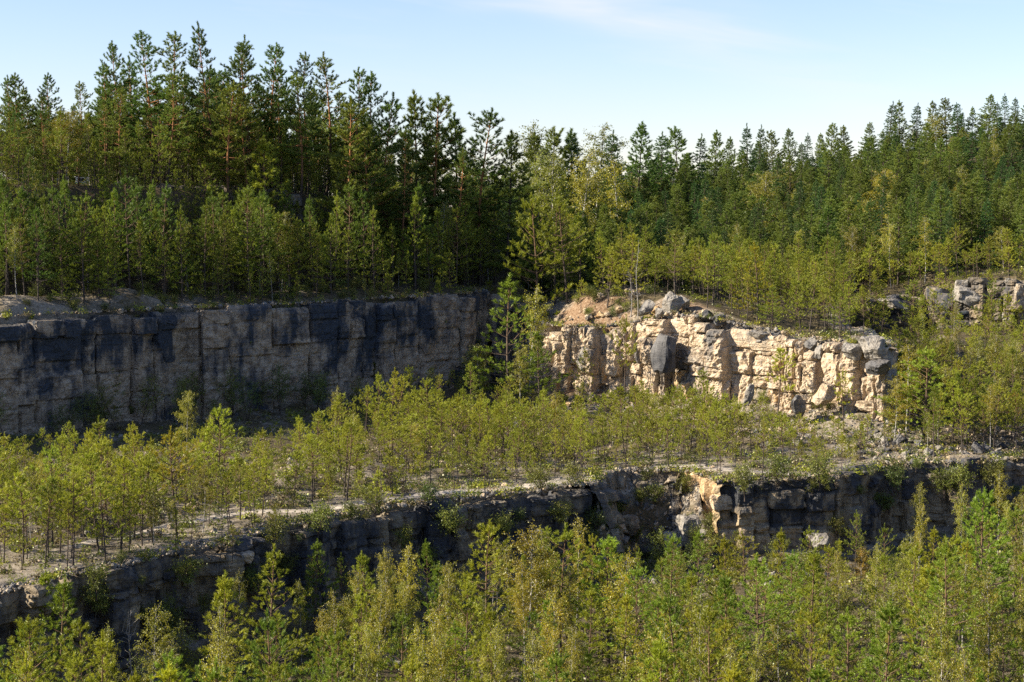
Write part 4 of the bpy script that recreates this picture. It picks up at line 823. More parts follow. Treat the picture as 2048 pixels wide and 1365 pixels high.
# quarry floor, foreground
for a in [('birch', 1040, 1056, 104, 'tall bright yellow birch with white trunk in the front centre', GOLD, 1.05, 0), ('mid', 545, 1098, 100, 'bright conical pine before the lower cliff left of centre', (1.4, 1.25, .9), 1.15, 2), ('mid', 455, 1150, 93, 'bushy pine with stepped branches before the dark cliff', (1.25, 1.2, .9), 1.2, 3), ('birch', 300, 1215, 92, 'thin birch with small yellow leaves in the dark gap', YEL, .9, 3), ('mid', 745, 1110, 104, 'green pine between birches left of the front centre', (1.2, 1.2, .95), 1.0, 0), ('birch', 812, 1090, 108, 'yellowing slender birch beside the centre pines', GOLD, .8, 1), ('birch', 676, 1185, 95, 'golden narrow birch at the bottom left of centre', GOLD, .75, 1), ('mid', 980, 1050, 106, 'full pine left of the tall yellow birch', (1.3, 1.2, .95), 1.2, 1), ('mid', 1122, 1055, 106, 'pine with bare reddish lower trunk right of the tall birch', (1.2, 1.15, .9), 1.25, 4), ('mid', 1220, 1080, 105, 'green bushy pine under the rubble recess', (1.0, 1.2, 1), 1.2, 5), ('birch', 1255, 1110, 102, 'pale yellow birch under the rubble recess', GOLD, 1.0, 0), ('mid', 1490, 1070, 121, 'flat crowned pine before the layered lower cliff', (1.35, 1.2, .9), 1.3, 4), ('mid', 1622, 1058, 124, 'small crowned pine with grey bare trunk under the lower cliff', (1.2, 1.2, .9), 1.0, 4), ('young', 1680, 1085, 124, 'little pine in the shadow edge of the lower cliff', LT, 1.0, 0), ('birch', 1724, 1095, 124, 'orange yellow bush birch under the lower cliff', (1.45, .9, .5), 1.0, 0), ('mid', 1525, 1150, 102, 'green pine with long dark trunk at the bottom right of centre', (1.05, 1.2, 1), 1.2, 1), ('mid', 1880, 1245, 88, 'full green pine at the lower right bottom', (1.1, 1.25, 1), 1.35, 2), ('mid', 1975, 1040, 118, 'tall dense pine before the right end of the lower cliff', (1.15, 1.2, .95), 1.3, 2), ('mid', 1868, 1060, 118, 'pointed pine with yellow tips before the right lower cliff', (1.4, 1.2, .8), 1.0, 0), ('mid', 1685, 1225, 90, 'green pine with bare trunk at the bottom right', (1.1, 1.25, 1), 1.2, 4), ('mid', 115, 1165, 92, 'leafy pine at the left end of the dark lower cliff', (1.0, 1.1, .9), 1.2, 3), ('mid', 330, 1330, 76, 'bright yellow-green pine top at the bottom left edge', (1.7, 1.5, .8), 1.1, 0), ('mid', 200, 1270, 82, 'yellow-green pine in the bottom left corner', (1.35, 1.2, .8), 1.1, 2), ('mid', 22, 1128, 97, 'tall pine against the lower cliff at the left edge', (1.0, 1.1, .9), 1.0, 3), ('mid', 80, 1150, 96, 'pine beside the left edge pine under the lower cliff', (1.1, 1.1, .9), 1.0, 0), ('mid', 60, 1240, 83, 'broad pine at the bottom left corner', (1.2, 1.1, .8), 1.3, 5), ('birch', 1780, 1170, 100, 'birch with white leaning trunk at the lower right', YEL, .9, 3), ('birch', 1560, 1225, 95, 'yellow birch beside the dark trunk at lower right', GOLD, .9, 4), ('birch', 1930, 1130, 104, 'pale birch at the right edge of the quarry floor', YEL, .9, 1), ('birch', 1330, 1240, 90, 'bright yellow birch at the bottom right of centre', GOLD, 1.2, 2), ('mid', 1395, 1150, 100, 'olive pine below the big grey boulder', (1.3, 1.2, .9), 1.1, 0)]:
    T(a[0], a[1], a[2], a[3], a[4], a[5], a[6], a[7])

# scattered woodland, one tree at a time with room around each
OCC = {}
def free(x, y, d):
    i, j = int(x // 4), int(y // 4)
    for a in range(i - 1, i + 2):
        for b in range(j - 1, j + 2):
            for (u, v) in OCC.get((a, b), ()):
                if (u - x) ** 2 + (v - y) ** 2 < d * d: return False
    return True
def occupy(x, y): OCC.setdefault((int(x // 4), int(y // 4)), []).append((x, y))
for t in TREES: occupy(t['x'], t['y'])
def scatter(n, px0, px1, Y0, Y1, ok, d, pick, tries=40):
    made = 0
    for _ in range(n * tries):
        if made >= n: break
        Y = math.sqrt(rt.uniform(Y0 * Y0, Y1 * Y1)); px = rt.uniform(px0, px1); x = (px - 1024) / F * Y
        if not free(x, Y, d): continue
        a, b = grid_ab(x, Y)
        if not ok(x, Y, a, b): continue
        occupy(x, Y); pick(x, Y, a, b, px); made += 1
    return made
def tint_y():
    r = rt.random()
    if r < 0.62: return (rt.uniform(0.85, 1.1), rt.uniform(0.95, 1.1), rt.uniform(0.8, 1.1))
    if r < 0.84: return (rt.uniform(0.55, 0.75), rt.uniform(0.75, 0.9), rt.uniform(0.8, 1.1))
    return (rt.uniform(1.1, 1.3), rt.uniform(1.0, 1.1), 0.8)

LIM_B = ([-100, 0, 500, 600, 700, 800, 950, 1050, 1150, 1300, 1450, 1600, 1750, 1850], [895, 895, 892, 868, 815, 775, 765, 800, 812, 795, 800, 830, 862, 870])
LIM_F = ([-100, 0, 150, 230, 420, 460, 560, 700, 800, 950, 1100, 1300, 1440, 1560, 1740, 1850, 1950, 2100], [1180, 1175, 1160, 1290, 1290, 1150, 1105, 1125, 1090, 1045, 1045, 1075, 1105, 1090, 1120, 1060, 1020, 985])
LIM_R = ([1700, 1760, 1850, 1950, 2100], [560, 640, 640, 625, 620])
def cap(lim, x, y, px, h, soft=45):
    z0 = gz(x, y); k = rt.gauss(0.55, 0.95); py = np.interp(px, *lim) + (abs(k) if lim is LIM_S else k) * soft; return min(h, at(px, py, y)[2] - z0)
LIM_S = ([-100, 0, 100, 150, 205, 255, 300, 430, 500, 560, 615, 650, 700, 780, 840, 910, 965, 1012, 1055, 1100, 1200, 1280, 1400, 1500, 1600, 1700, 1750, 1790, 1900, 2000, 2130], [175, 175, 172, 190, 155, 115, 100, 85, 120, 150, 135, 135, 165, 215, 225, 262, 258, 292, 275, 280, 275, 275, 290, 280, 285, 280, 262, 232, 225, 220, 215])
# bench
def pick_bench(x, y, a, b, px):
    r = rt.random()
    where = 'the left part of the bench' if px < 620 else ('the middle bench before the shaded cliff' if px < 960 else ('the bench below the sunlit outcrop' if px < 1500 else 'the scree below the outcrop end'))
    if a < 5 and px < 1760: where2 = 'the %s bench rim' % ('left' if px < 500 else 'bent' if px < 900 else 'central' if px < 1300 else 'right')
    else: where2 = where
    hb = 6.3 if px < 500 else (5.6 if px < 700 else 4.8)
    if a < 8: hb *= 0.85
    h = cap(LIM_B, x, y, px, hb * (rt.uniform(0.35, 0.8) if rt.random() < .35 else rt.uniform(0.8, 1.35)), 48)
    if h < 1.3: return
    if r < 0.86:
        add_tree('young' if (h < 7.5 or rt.random() < .5) else 'mid', x, y, h, ('short' if h < 4.3 else 'slender' if h < 6 else 'taller') + ' yellow-green young pine on ' + where2, 'young pines on the bench', tint_y() if h < 7.5 else (1.4, 1.25, .9))
    else:
        add_tree('birch', x, y, h * rt.uniform(0.6, 1.0), 'thin yellowish birch on ' + where, 'birches on the bench', rt.choice([YEL, LT, GOLD]), sx=0.8)
nb1 = scatter(48, -40, 1760, 96, 150, lambda x, y, a, b: 0.9 < a < 7 and b < -3 and path_dist(x, y) > 1.2, 1.5, pick_bench)
nb2 = scatter(330, -60, 1800, 100, 196, lambda x, y, a, b: a > 5 and b < -2.2 and x < 37 and path_dist(x, y) > 1.5 and not (abs((x / y * F + 1024) - 1015) < 22 and y > 162), 1.85, pick_bench)
scatter(150, -60, 720, 102, 134, lambda x, y, a, b: a > 3 and b < -8 and path_dist(x, y) > 1.3, 1.3, pick_bench)
scatter(210, 640, 1780, 134, 176, lambda x, y, a, b: a > 3.5 and b < -2.5 and path_dist(x, y) > 1.5, 1.15, pick_bench)
scatter(130, 960, 1790, 137, 172, lambda x, y, a, b: a > 3 and b < -2 and path_dist(x, y) > 1.2, 1.0, pick_bench, 60)
scatter(46, 60, 1745, 96, 142, lambda x, y, a, b: 0.5 < a < 2.2 and b < -3, 1.3, lambda x, y, a, b, px: add_tree('young', x, y, rt.uniform(2.2, 5.0), 'thin young pine on the very edge of the lower cliff', 'thin pines on the lower cliff edge', tint_y(), sx=rt.uniform(.7, .95), z=ZB - 0.12))
# quarry floor
def pick_floor(x, y, a, b, px):
    r = rt.random(); side = 'left' if px < 600 else ('centre' if px < 1300 else 'right')
    dep = 'close to the bottom edge' if y < 100 else ('in the middle rows' if y < 118 else 'near the cliff foot')
    if r < 0.68:
        h = cap(LIM_F, x, y, px, rt.uniform(4.5, 10.5), 70)
        if h < 2.2: return
        add_tree('mid', x, y, h, 'olive green pine on the %s quarry floor %s' % (side, dep), 'pines on the quarry floor', rt.choice([(1.15, 1.15, .9), (1.35, 1.2, .85), (.9, 1.08, .95), (.8, 1.0, .95)]), sx=rt.uniform(.8, 1.1))
    else:
        h = cap(LIM_F, x, y, px, rt.uniform(6, 10), 70)
        if h < 2.2: return
        add_tree('birch', x, y, h, 'yellow-green birch on the %s quarry floor %s' % (side, dep), 'birches on the quarry floor', rt.choice([LT, LT, YEL, GOLD]), sx=0.62)
scatter(250, -60, 2110, 74, 142, lambda x, y, a, b: a < -2.2 and not (x < -17 and a > -7), 1.95, pick_floor)
def pick_fs(x, y, a, b, px):
    add_tree('sapling', x, y, rt.uniform(2.2, 4.5), 'leafy sapling in the undergrowth of the quarry floor', 'saplings on the quarry floor', rt.choice([LT, YEL, GOLD, (1, 1, 1)]))
scatter(45, -40, 2100, 80, 140, lambda x, y, a, b: a < -2, 1.2, pick_fs)
# ledge above the shaded cliff
def pick_ledge(x, y, a, b, px):
    side = 'left' if px < 350 else ('middle' if px < 700 else 'right'); h = rt.uniform(4.5, 8) if rt.random() < .45 else rt.uniform(8, 11.5)
    if b < 2.6: h *= 0.6
    if b > 12: h = rt.uniform(4.5, 9)
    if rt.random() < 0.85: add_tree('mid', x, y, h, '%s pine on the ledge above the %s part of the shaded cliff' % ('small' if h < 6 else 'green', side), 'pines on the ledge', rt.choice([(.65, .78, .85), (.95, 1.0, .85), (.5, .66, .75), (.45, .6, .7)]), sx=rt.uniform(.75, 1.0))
    else: add_tree('birch', x, y, h * .8, 'thin birch on the ledge above the %s part of the shaded cliff' % side, 'birches on the ledge', rt.choice([LT, YEL]), sx=.8)
scatter(290, -60, 990, 140, 214, lambda x, y, a, b: 0.7 < b < 22 and x < 0, 1.7, pick_ledge)
scatter(80, -60, 985, 140, 205, lambda x, y, a, b: 0.5 < b < 5 and x < 0 and not (x < -36 and b < 2.5), 1.25, pick_ledge)
scatter(75, -60, 800, 165, 212, lambda x, y, a, b: 10 < b < 20 and x < -4, 1.3, pick_ledge)
scatter(40, 480, 860, 205, 250, lambda x, y, a, b: 24 < b < 70 and x < -4, 1.5, lambda x, y, a, b, px: add_tree(rt.choice(['spruce', 'dense', 'mid']), x, y, rt.uniform(4, 8), 'low dark conifer filling the gaps of the ridge wood', 'low conifers of the ridge wood', DK))
# ridge
def pick_ridge(x, y, a, b, px):
    side = 'left' if px < 300 else ('middle' if px < 620 else 'right'); h = cap(LIM_S, x, y, px, rt.uniform(11, 17), 70)
    if h < 5: return
    if rt.random() < .9: add_tree('tall', x, y, h, 'mature dark pine inside the %s of the ridge wood' % side, 'pines of the ridge wood', rt.choice([DK, (1, 1, 1), (.9, 1, .9)]))
    else: add_tree('birch', x, y, h * .6, 'yellowing birch inside the ridge wood', 'birches of the ridge wood', YEL)
scatter(120, -80, 900, 160, 232, lambda x, y, a, b: 17 < b < 44 and x < -3, 2.4, pick_ridge)
scatter(120, -90, 760, 170, 262, lambda x, y, a, b: 40 < b < 78 and x < -8, 2.6, lambda x, y, a, b, px: add_tree(rt.choice(['tall', 'dense', 'dense']), x, y, max(4, cap(LIM_S, x, y, px, rt.uniform(8, 13), 60)), 'pine deep in the ridge wood behind the front trunks', 'pines deep in the ridge wood', rt.choice([DK, (1, 1, 1)])))
scatter(60, -60, 820, 176, 225, lambda x, y, a, b: 19 < b < 50 and x < -5, 1.6, lambda x, y, a, b, px: add_tree(rt.choice(['mid', 'birch', 'sapling', 'sapling']), x, y, rt.uniform(3, 6.5), 'understorey tree between the ridge trunks', 'understorey of the ridge wood', rt.choice([DK, YEL, (1, 1, 1)])))
# outcrop top and terrace behind
def pick_terr(x, y, a, b, px):
    h = rt.uniform(4.5, 8); add_tree('young' if h < 6.5 else 'mid', x, y, h, '%s yellow-green pine on the terrace behind the sunlit outcrop' % ('small' if h < 6 else 'taller'), 'pines behind the outcrop', (1.35, 1.2, .9) if h >= 6.5 else (1, 1, 1))
scatter(95, 1060, 1740, 164, 206, lambda x, y, a, b: b > (5.5 if x < 14 else 2.5) and x > 2, 2.2, pick_terr)
# slope right of the outcrop
def pick_slope(x, y, a, b, px):
    h = cap(LIM_R, x, y, px, rt.uniform(3.5, 6.5), 30)
    if h < 1.6: return
    if rt.random() < .82: add_tree('young' if h < 6 else 'mid', x, y, h, '%s young pine in the thicket right of the outcrop' % ('small' if h < 4.6 else 'tall'), 'pines of the thicket right of the outcrop', (.9, .95, .9))
    else: add_tree('birch', x, y, h, 'yellowish birch in the thicket right of the outcrop', 'birches of the thicket', rt.choice([YEL, GOLD, LT]), sx=.9)
scatter(190, 1790, 2120, 147, 197, lambda x, y, a, b: a > 2.5 and b < -1.5 and x > 36, 1.7, pick_slope)
# the wooded hill
def pick_hill(x, y, a, b, px):
    zone = 'lower' if y < 232 else ('middle' if y < 275 else 'upper'); side = 'left' if px < 1380 else ('middle' if px < 1700 else 'right')
    h = rt.uniform(7, 11); r = rt.random()
    h = cap(LIM_S, x, y, px, h, 38)
    if h < 4: return
    if r < .52: add_tree('dense', x, y, h, 'dark pine on the %s %s of the wooded hill' % (zone, side), 'pines of the wooded hill', rt.choice([(1, 1, 1), (1.15, 1.1, .9), GRN, (1.25, 1.1, .9)]), sx=rt.uniform(1.15, 1.55))
    elif r < .82: add_tree('spruce', x, y, h, 'narrow dark spruce on the %s %s of the wooded hill' % (zone, side), 'spruces of the wooded hill', rt.choice([(1, 1, 1), GRN, (1.2, 1.15, .9)]), sx=rt.uniform(1.1, 1.5))
    else: add_tree('birch', x, y, h * .75, 'yellowing birch on the %s %s of the wooded hill' % (zone, side), 'birches of the wooded hill', rt.choice([YEL, LT, GOLD]), sx=1.1)
scatter(90, 1040, 2130, 282, 326, lambda x, y, a, b: True, 2.3, pick_hill)
scatter(600, 930, 2130, 203, 312, lambda x, y, a, b: b > 3 and (x > 1 or y > 212), 2.35, pick_hill)
scatter(34, 1730, 2110, 188, 204, lambda x, y, a, b: 0.4 < b < 5 and x > 38, 1.3, lambda x, y, a, b, px: add_tree('young', x, y, rt.uniform(2.5, 6), 'dull green pine on top of the far small cliff', 'pines on the far small cliff', (.7, .8, .85), sx=1.2))
# shrubs on the cliff ledges and rims
def pick_shrub(where, group, tints, hlo, hhi, kind='shrub', face=None):
    def f(x, y, a, b, px): add_tree(kind, x, y, rt.uniform(hlo, hhi), ('low leafy shrub ' if kind == 'shrub' else 'leafy sapling ') + where, group, rt.choice(tints), z=(rt.uniform(*face) if face else None))
    return f
scatter(75, -20, 2060, 95, 148, lambda x, y, a, b: -1.3 < a < 0.6, 0.8, pick_shrub('clinging to the lower cliff', 'shrubs on the lower cliff', [LT, YEL, (1, 1, 1), DK], 0.5, 2.5, face=(ZF + 2.0, ZB)))
scatter(90, -40, 970, 145, 192, lambda x, y, a, b: 0.2 < b < 5, 0.8, pick_shrub('on the rim of the shaded cliff', 'shrubs on the shaded cliff rim', [(1, 1, 1), DK, LT], 0.6, 1.5))
scatter(26, -20, 960, 150, 192, lambda x, y, a, b: -3 < b < -1, 1.2, pick_shrub('at the foot of the shaded cliff', 'shrubs below the shaded cliff', [(1, 1, 1), DK], 2.5, 5, 'sapling'))
scatter(40, 1080, 1760, 156, 184, lambda x, y, a, b: -5 < b < 1.5, 1.0, pick_shrub('on the rubble of the sunlit outcrop', 'shrubs on the outcrop', [LT, YEL, GOLD], 0.7, 1.6))
scatter(22, 1080, 1320, 178, 188, lambda x, y, a, b: 0.5 < b < 7, 1.0, pick_shrub('on the orange earth slope', 'shrubs on the orange earth', [LT, YEL, DK], 0.5, 1.4))
scatter(26, 1200, 1420, 131, 140, lambda x, y, a, b: -5 < a < 1, 0.8, pick_shrub('in the rubble recess of the lower cliff', 'shrubs in the recess', [LT, YEL, (1, 1, 1)], 0.8, 2.0))

scatter(40, 20, 1700, 96, 140, lambda x, y, a, b: -2.0 < a < -0.4, 1.5, lambda x, y, a, b, px: add_tree('young', x, y, rt.uniform(1.8, 3.6), 'little pine rooted on the lower cliff face', 'little pines on the lower cliff', tint_y(), sx=1.2, z=rt.uniform(ZF + 2.5, ZB - 0.5)))
# trees half hiding the far small cliff
for px, py, Y, k in [(1822, 560, 192, 'mid'), (1868, 585, 190, 'young'), (1905, 575, 189, 'mid'), (1985, 560, 188, 'mid'), (2012, 590, 187, 'young'), (1762, 590, 191, 'mid'), (1745, 560, 193, 'mid')]: T(k, px, py, Y, 'olive young pine standing before the far small cliff', (.85, .9, .85), 1.2)
# build them: all the individual trees, and the surplus pines as one wood
def app(t): return t['H'] / t['y'] * (1.35 if t['hand'] else 1.0)
pines = sorted([t for t in TREES if KNAME[t['kind']] == 'pine_tree'], key=app, reverse=True)
keep = set(id(t) for t in pines[:300])
indiv = [t for t in TREES if KNAME[t['kind']] != 'pine_tree' or id(t) in keep]
rest = [t for t in pines if id(t) not in keep]
by_label = {}
for t in indiv: by_label.setdefault(t['label'], []).append(t)
def ordw(n):
    u = ['', 'first', 'second', 'third', 'fourth', 'fifth', 'sixth', 'seventh', 'eighth', 'ninth']
    if n < len(ORD): return ORD[n]
    tens = ['', '', 'twent', 'thirt', 'fort', 'fift', 'sixt', 'sevent', 'eight', 'ninet']
    if n >= 100: return '%dth' % n
    return tens[n // 10] + ('ieth' if n % 10 == 0 else 'y-' + u[n % 10])
for lab, ts in by_label.items():
    if len(ts) < 2: continue
    for k, t in enumerate(sorted(ts, key=lambda q: q['x'] / q['y'])): t['label'] = lab + ', ' + ordw(k + 1) + ' from left'
for t in indiv:
    V = KIND[t['kind']][t['var']]; s = t['H'] / V.H
    e = bpy.data.objects.new(KNAME[t['kind']], None); COL.objects.link(e); e.empty_display_size = 0.3
    e.location = (t['x'], t['y'], t['z']); e.rotation_euler = (t['lean'][0], t['lean'][1], t['rot']); e.scale = (s * t['sx'], s * t['sx'], s)
    tag(e, t['label'], KCAT[t['kind']], t['group'])
    for nm, me in (('trunk', V.trunk), ('crown', V.crown)):
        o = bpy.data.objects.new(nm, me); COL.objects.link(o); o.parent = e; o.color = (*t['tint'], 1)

def scatter_object(name, pts, scl, rot, idxs, meshes, label, cat):
    """one object that repeats source meshes over its points (for what is past counting)"""
    me = bpy.data.meshes.new(name); me.vertices.add(len(pts)); me.vertices.foreach_set('co', np.asarray(pts, np.float32).ravel())
    a = me.attributes.new('scl', 'FLOAT_VECTOR', 'POINT'); a.data.foreach_set('vector', np.asarray(scl, np.float32).ravel())
    a = me.attributes.new('rot', 'FLOAT_VECTOR', 'POINT'); a.data.foreach_set('vector', np.asarray(rot, np.float32).ravel())
    a = me.attributes.new('idx', 'INT', 'POINT'); a.data.foreach_set('value', np.asarray(idxs, np.int32))
    ob = link(name, me); tag(ob, label, cat, kind='stuff')
    ng = bpy.data.node_groups.new(name, 'GeometryNodeTree'); ng.interface.new_socket('Geometry', in_out='INPUT', socket_type='NodeSocketGeometry'); ng.interface.new_socket('Geometry', in_out='OUTPUT', socket_type='NodeSocketGeometry')
    n, l = ng.nodes, ng.links; gi = n.new('NodeGroupInput'); go = n.new('NodeGroupOutput'); jn = n.new('GeometryNodeJoinGeometry')
    def attr(nm, typ):
        x = n.new('GeometryNodeInputNamedAttribute'); x.data_type = typ; x.inputs['Name'].default_value = nm; return x.outputs['Attribute']
    e2r = n.new('FunctionNodeEulerToRotation'); l.new(attr('rot', 'FLOAT_VECTOR'), e2r.inputs[0])
    for k in range(len(meshes[0])):
        cl = bpy.data.collections.new('%s_source' % name)
        for i, ms in enumerate(meshes):
            so = bpy.data.objects.new('source_%03d' % i, ms[k]); cl.objects.link(so)
        ci = n.new('GeometryNodeCollectionInfo'); ci.inputs['Collection'].default_value = cl; ci.inputs['Separate Children'].default_value = True; ci.inputs['Reset Children'].default_value = True
        ip = n.new('GeometryNodeInstanceOnPoints'); l.new(gi.outputs[0], ip.inputs['Points']); l.new(ci.outputs[0], ip.inputs['Instance']); ip.inputs['Pick Instance'].default_value = True
        l.new(attr('idx', 'INT'), ip.inputs['Instance Index']); l.new(e2r.outputs[0], ip.inputs['Rotation']); l.new(attr('scl', 'FLOAT_VECTOR'), ip.inputs['Scale'])
        l.new(ip.outputs[0], jn.inputs[0])
    l.new(jn.outputs[0], go.inputs[0])
    md = ob.modifiers.new('scatter', 'NODES'); md.node_group = ng
    return ob
src = []; sidx = {}
for k in ('young', 'mid', 'tall', 'dense'):
    for i, V in enumerate(KIND[k]): sidx[(k, i)] = len(src); src.append((V.trunk, V.crown))
if rest:
    S = np.array([t['H'] / KIND[t['kind']][t['var']].H for t in rest]); SX = np.array([t['sx'] for t in rest])
    scatter_object('pine_wood', [(t['x'], t['y'], t['z']) for t in rest], np.stack([S * SX, S * SX, S], 1), [(t['lean'][0], t['lean'][1], t['rot']) for t in rest], [sidx[(t['kind'], t['var'])] for t in rest], src, 'dense mass of smaller pines filling the bench, slopes and hill', 'woodland')

def rim_points(P, zt, n, lo, hi, xmax=1e9):
    L, pos, tan = poly_frame(P); out = []
    for _ in range(n):
        s_ = RNG.uniform(0, L); p = pos(s_); t = tan(s_); q = p - np.array([t[1], -t[0]]) * RNG.uniform(lo, hi)
        if p[0] < xmax: out.append((float(q[0]), float(q[1]), float(zt(p[0], p[1], s_)) - 0.06))
    return out
# undergrowth: tufts and dwarf bushes, and fine rubble
def tuft_mesh(seed, mat, n=60, r=0.35, h=0.35, size=0.10):
    rng = np.random.default_rng(seed); P = np.stack([rng.normal(size=n) * r * .5, rng.normal(size=n) * r * .5, np.abs(rng.normal(size=n)) * h * .5], 1)
    v, f = leaves(P, size, rng); return mesh_np('tuft', v, f, [mat])
M_DRY = foliage_mat('dry_grass', (0.17, 0.13, 0.06), (0.25, 0.20, 0.10), 0.3)
TUFT = [(tuft_mesh(1, M_SHRUB),), (tuft_mesh(2, M_SHRUB, 90, .5, .5),), (tuft_mesh(3, M_YOUNG, 70, .4, .4, .12),), (tuft_mesh(4, M_DRY, 60, .5, .2, .12),), (tuft_mesh(5, M_DRY, 60, .4, .3, .14),)]
def rand_pts(n, px0, px1, Y0, Y1, ok):
    Y = np.sqrt(RNG.uniform(Y0 * Y0, Y1 * Y1, n)); px = RNG.uniform(px0, px1, n); x = (px - 1024) / F * Y
    a = dA(x, Y); b = dB(x, Y); m = ok(x, Y, a, b); x, Y = x[m], Y[m]
    return [(float(u), float(v), float(gz(u, v))) for u, v in zip(x, Y)]
pts = rand_pts(5200, -60, 2110, 78, 150, lambda x, y, a, b: (a < -1.5)) + rand_pts(8500, -60, 2110, 96, 200, lambda x, y, a, b: (a > 0.8) & (b < -1) & ((a > 4) | (np.random.default_rng(3).random(len(a)) < .5))) + rand_pts(4500, -60, 2110, 140, 235, lambda x, y, a, b: b > 0.8)
pa = np.array(pts); keep_ = np.array([True] * len(pts))
for i_ in range(0, len(PR), 2): keep_ &= (pa[:, 0] - PR[i_, 0]) ** 2 + (pa[:, 1] - PR[i_, 1]) ** 2 > 0.8
pts = [tuple(p) for p in pa[keep_]]
pts += rim_points(RIM_A[1:-1], zt_A, 330, 0.0, 1.5) + rim_points(RIM_B[:16], zt_B, 160, 0.1, 1.8) + rim_points(RIM_B[17:30], zt_B, 140, 0.2, 1.8)
n_ = len(pts); sc = RNG.uniform(0.5, 1.5, n_)
scatter_object('undergrowth', pts, np.stack([sc] * 3, 1), np.stack([RNG.normal(size=n_) * .1, RNG.normal(size=n_) * .1, RNG.uniform(0, 6.28, n_)], 1), RNG.integers(0, len(TUFT), n_), TUFT, 'low bushes and dry grass under the trees', 'undergrowth')
SMALL = [(rock_of([rock_mesh('stone', 400 + i, 2, 3.4, 0.16, 5, 0.3)], 0, m),) for i, m in enumerate([M_ROCK_GREY, M_ROCK_SUN, M_ROCK_GREY, M_ROCK_DARK, M_ROCK_LOW, M_ROCK_SUN])]
pts = rand_pts(3000, 1040, 1800, 146, 190, lambda x, y, a, b: (b > -11) & (b < 2.5)) + rand_pts(2600, 1180, 1440, 128, 141, lambda x, y, a, b: (a > -7) & (a < 1)) + rand_pts(2600, -20, 2100, 90, 150, lambda x, y, a, b: (a > -5) & (a < 1.6)) + rand_pts(1500, 1700, 2100, 143, 160, lambda x, y, a, b: (a > 0)) + rand_pts(900, 980, 1050, 160, 180, lambda x, y, a, b: b < 0) + rand_pts(1500, -20, 1000, 145, 195, lambda x, y, a, b: (b > -4) & (b < 0)) + rand_pts(2000, -20, 1760, 100, 170, lambda x, y, a, b: (a > 0) & (b < 0))
pts += rim_points(RIM_A[1:-1], zt_A, 2200, -0.1, 1.5) + rim_points(RIM_B[:16], zt_B, 500, 0.0, 1.6) + rim_points(RIM_B[17:30], zt_B, 700, 0.0, 1.8)
pts = [(p[0], p[1], p[2] + .02) for p in pts]; n_ = len(pts); sc = RNG.uniform(0.1, 0.26, n_) * (1 + 1.2 * (RNG.random(n_) < .15))
scatter_object('rubble', pts, np.stack([sc, sc * RNG.uniform(.7, 1.2, n_), sc * RNG.uniform(.5, 1, n_)], 1), RNG.uniform(0, 6.28, (n_, 3)), RNG.integers(0, len(SMALL), n_), SMALL, 'broken stones strewn at the foot and rim of the cliffs', 'rubble')

# fallen logs and bare dead trees
def log(px, py, Y, L, az, el, label, r=0.07):
    p = at(px, py, Y); d = np.array([math.cos(az) * math.cos(el), math.sin(az) * math.cos(el), math.sin(el)]); t = np.linspace(0, 1, 8)[:, None]
    P = d * L * t + np.stack([0 * t[:, 0], .05 * np.sin(t[:, 0] * 5), .06 * np.sin(t[:, 0] * 4)], 1)
    v1 = tube_path(P, r * (1 - .6 * t[:, 0]), 6); rng = np.random.default_rng(int(px)); A = P[[2, 3, 4, 5, 6]]; B = A + rng.normal(size=(5, 3)) * .35
    v, f = joinm([v1, seg_mesh(A, B, np.full(5, .02), np.full(5, .006))]); o = link('fallen_log', mesh_np('fallen_log', v, f, [M_DEAD], smooth=True), None, (p[0], p[1], p[2])); tag(o, label, 'log')
log(1540, 1128, 131.5, 5.2, 0.25, 0.22, 'pale bare log leaning at the foot of the layered lower cliff')
log(1918, 1297, 97, 2.6, 0.1, 0.05, 'short pale fallen log between trunks at the lower right')
def snag(px, pyt, Y, label, seed):
    p = at(px, pyt, Y); z0 = gz(p[0], Y); Hh = p[2] - z0; rng = np.random.default_rng(seed); zt = np.linspace(-.2, Hh, 10)
    P = np.stack([.12 * np.sin(zt * .9), .1 * np.sin(zt * .7 + 1), zt], 1); SA, SB = [], []
    for i in range(26):
        z = rng.uniform(.25, .97) * Hh; a = np.array([np.interp(z, zt, P[:, 0]), np.interp(z, zt, P[:, 1]), z]); az = rng.uniform(0, 6.28); L = rng.uniform(.3, 1.1) * (1.2 - z / Hh)
        m = a + np.array([math.cos(az), math.sin(az), rng.uniform(.2, .9)]) * L; SA += [a, m]; SB += [m, m + rng.normal(size=3) * .25 + np.array([0, 0, .2])]
    root = link('dead_tree', None, None, (p[0], Y, z0)); tag(root, label, 'dead tree')
    v, f = tube_path(P, .05 * (1 - zt.clip(0) / Hh) + .01, 6); link('trunk', mesh_np('trunk', v, f, [M_DEAD], smooth=True), root)
    v, f = seg_mesh(SA, SB, np.full(len(SA), .014), np.full(len(SA), .006)); link('branches', mesh_np('branches', v, f, [M_DEAD]), root)
snag(262, 1220, 93, 'bare forked grey dead tree in the dark gap before the lower cliff', 3)
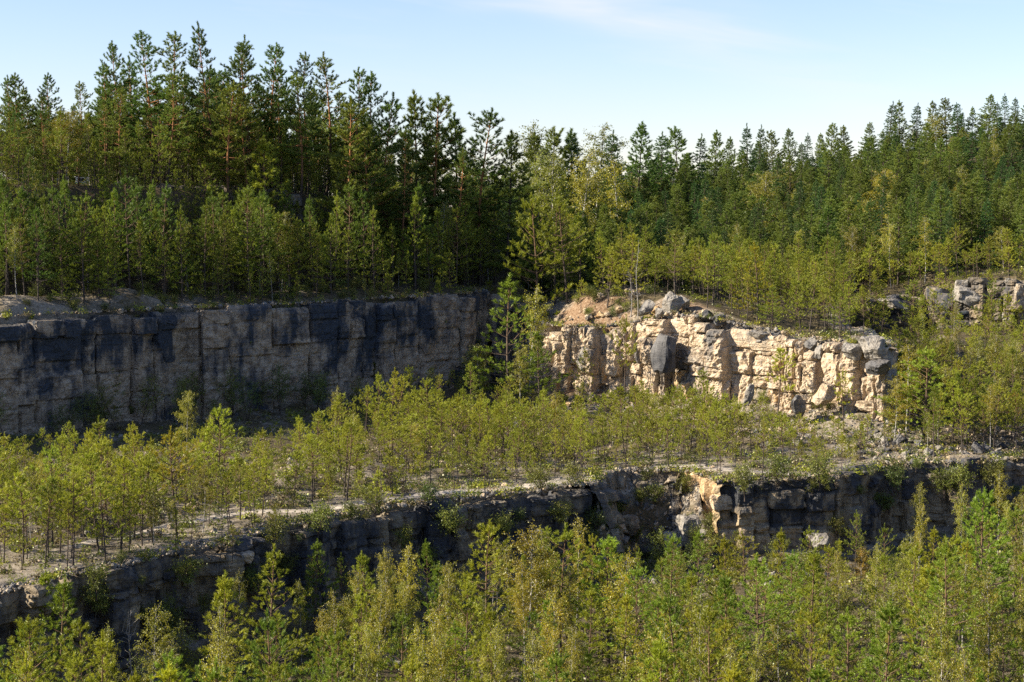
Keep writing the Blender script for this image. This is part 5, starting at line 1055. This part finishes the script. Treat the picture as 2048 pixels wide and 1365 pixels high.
snag(1262, 545, 181, 'grey leafless dead pine on the outcrop top', 4)
snag(1275, 480, 180, 'taller grey dead pine behind the leafless one on the outcrop', 6)

# white trailer glimpsed between the ridge trunks
def boxm(name, sx, sy, sz, mat, parent, loc, bev=0.05):
    bm = bmesh.new(); bmesh.ops.create_cube(bm, size=1.0)
    for v in bm.verts: v.co = Vector((v.co.x * sx, v.co.y * sy, v.co.z * sz))
    bmesh.ops.bevel(bm, geom=bm.edges[:], offset=bev, segments=2, affect='EDGES')
    me = bpy.data.meshes.new(name); bm.to_mesh(me); bm.free(); me.materials.append(mat); return link(name, me, parent, loc)
M_WHITE = plain_mat('white_paint', (0.78, 0.78, 0.75), .4, .06, 2); M_TEAL = plain_mat('teal_paint', (0.10, 0.36, 0.36), .4, .1, 2); M_GLASS = plain_mat('dark_glass', (0.03, 0.04, 0.05), .1, .1, 2); M_TYRE = plain_mat('rubber', (0.02, 0.02, 0.02), .8, .2, 8)
vp = at(166, 365, 199.0); vz = gz(vp[0], vp[1])
van = link('trailer', None, None, (vp[0], vp[1], vz), (0, 0, 0.2), (.72, .72, .8)); tag(van, 'small white trailer with a teal band glimpsed between ridge trunks', 'trailer')
boxm('body', 2.2, 1.5, 1.2, M_WHITE, van, (0, 0, 1.3)); boxm('band', 2.22, 1.52, .3, M_TEAL, van, (0, 0, 1.0), .02); boxm('window', 1.0, .06, .5, M_GLASS, van, (-.3, -.75, 1.5), .02)
for sy in (-1, 1):
    bm = bmesh.new(); bmesh.ops.create_cone(bm, cap_ends=True, segments=18, radius1=.32, radius2=.32, depth=.2); me = bpy.data.meshes.new('wheel'); bm.to_mesh(me); bm.free(); me.materials.append(M_TYRE)
    link('wheel', me, van, (0, sy * .8, .32), (R(90), 0, 0))
print('TREES', len(TREES), 'individual', len(indiv), 'rest', len(rest), 'bench', nb1, nb2)
print('tris', sum(sum(len(p.vertices) - 2 for p in m.polygons) if len(m.polygons) < 1000 else len(m.polygons) * 2 for m in bpy.data.meshes))
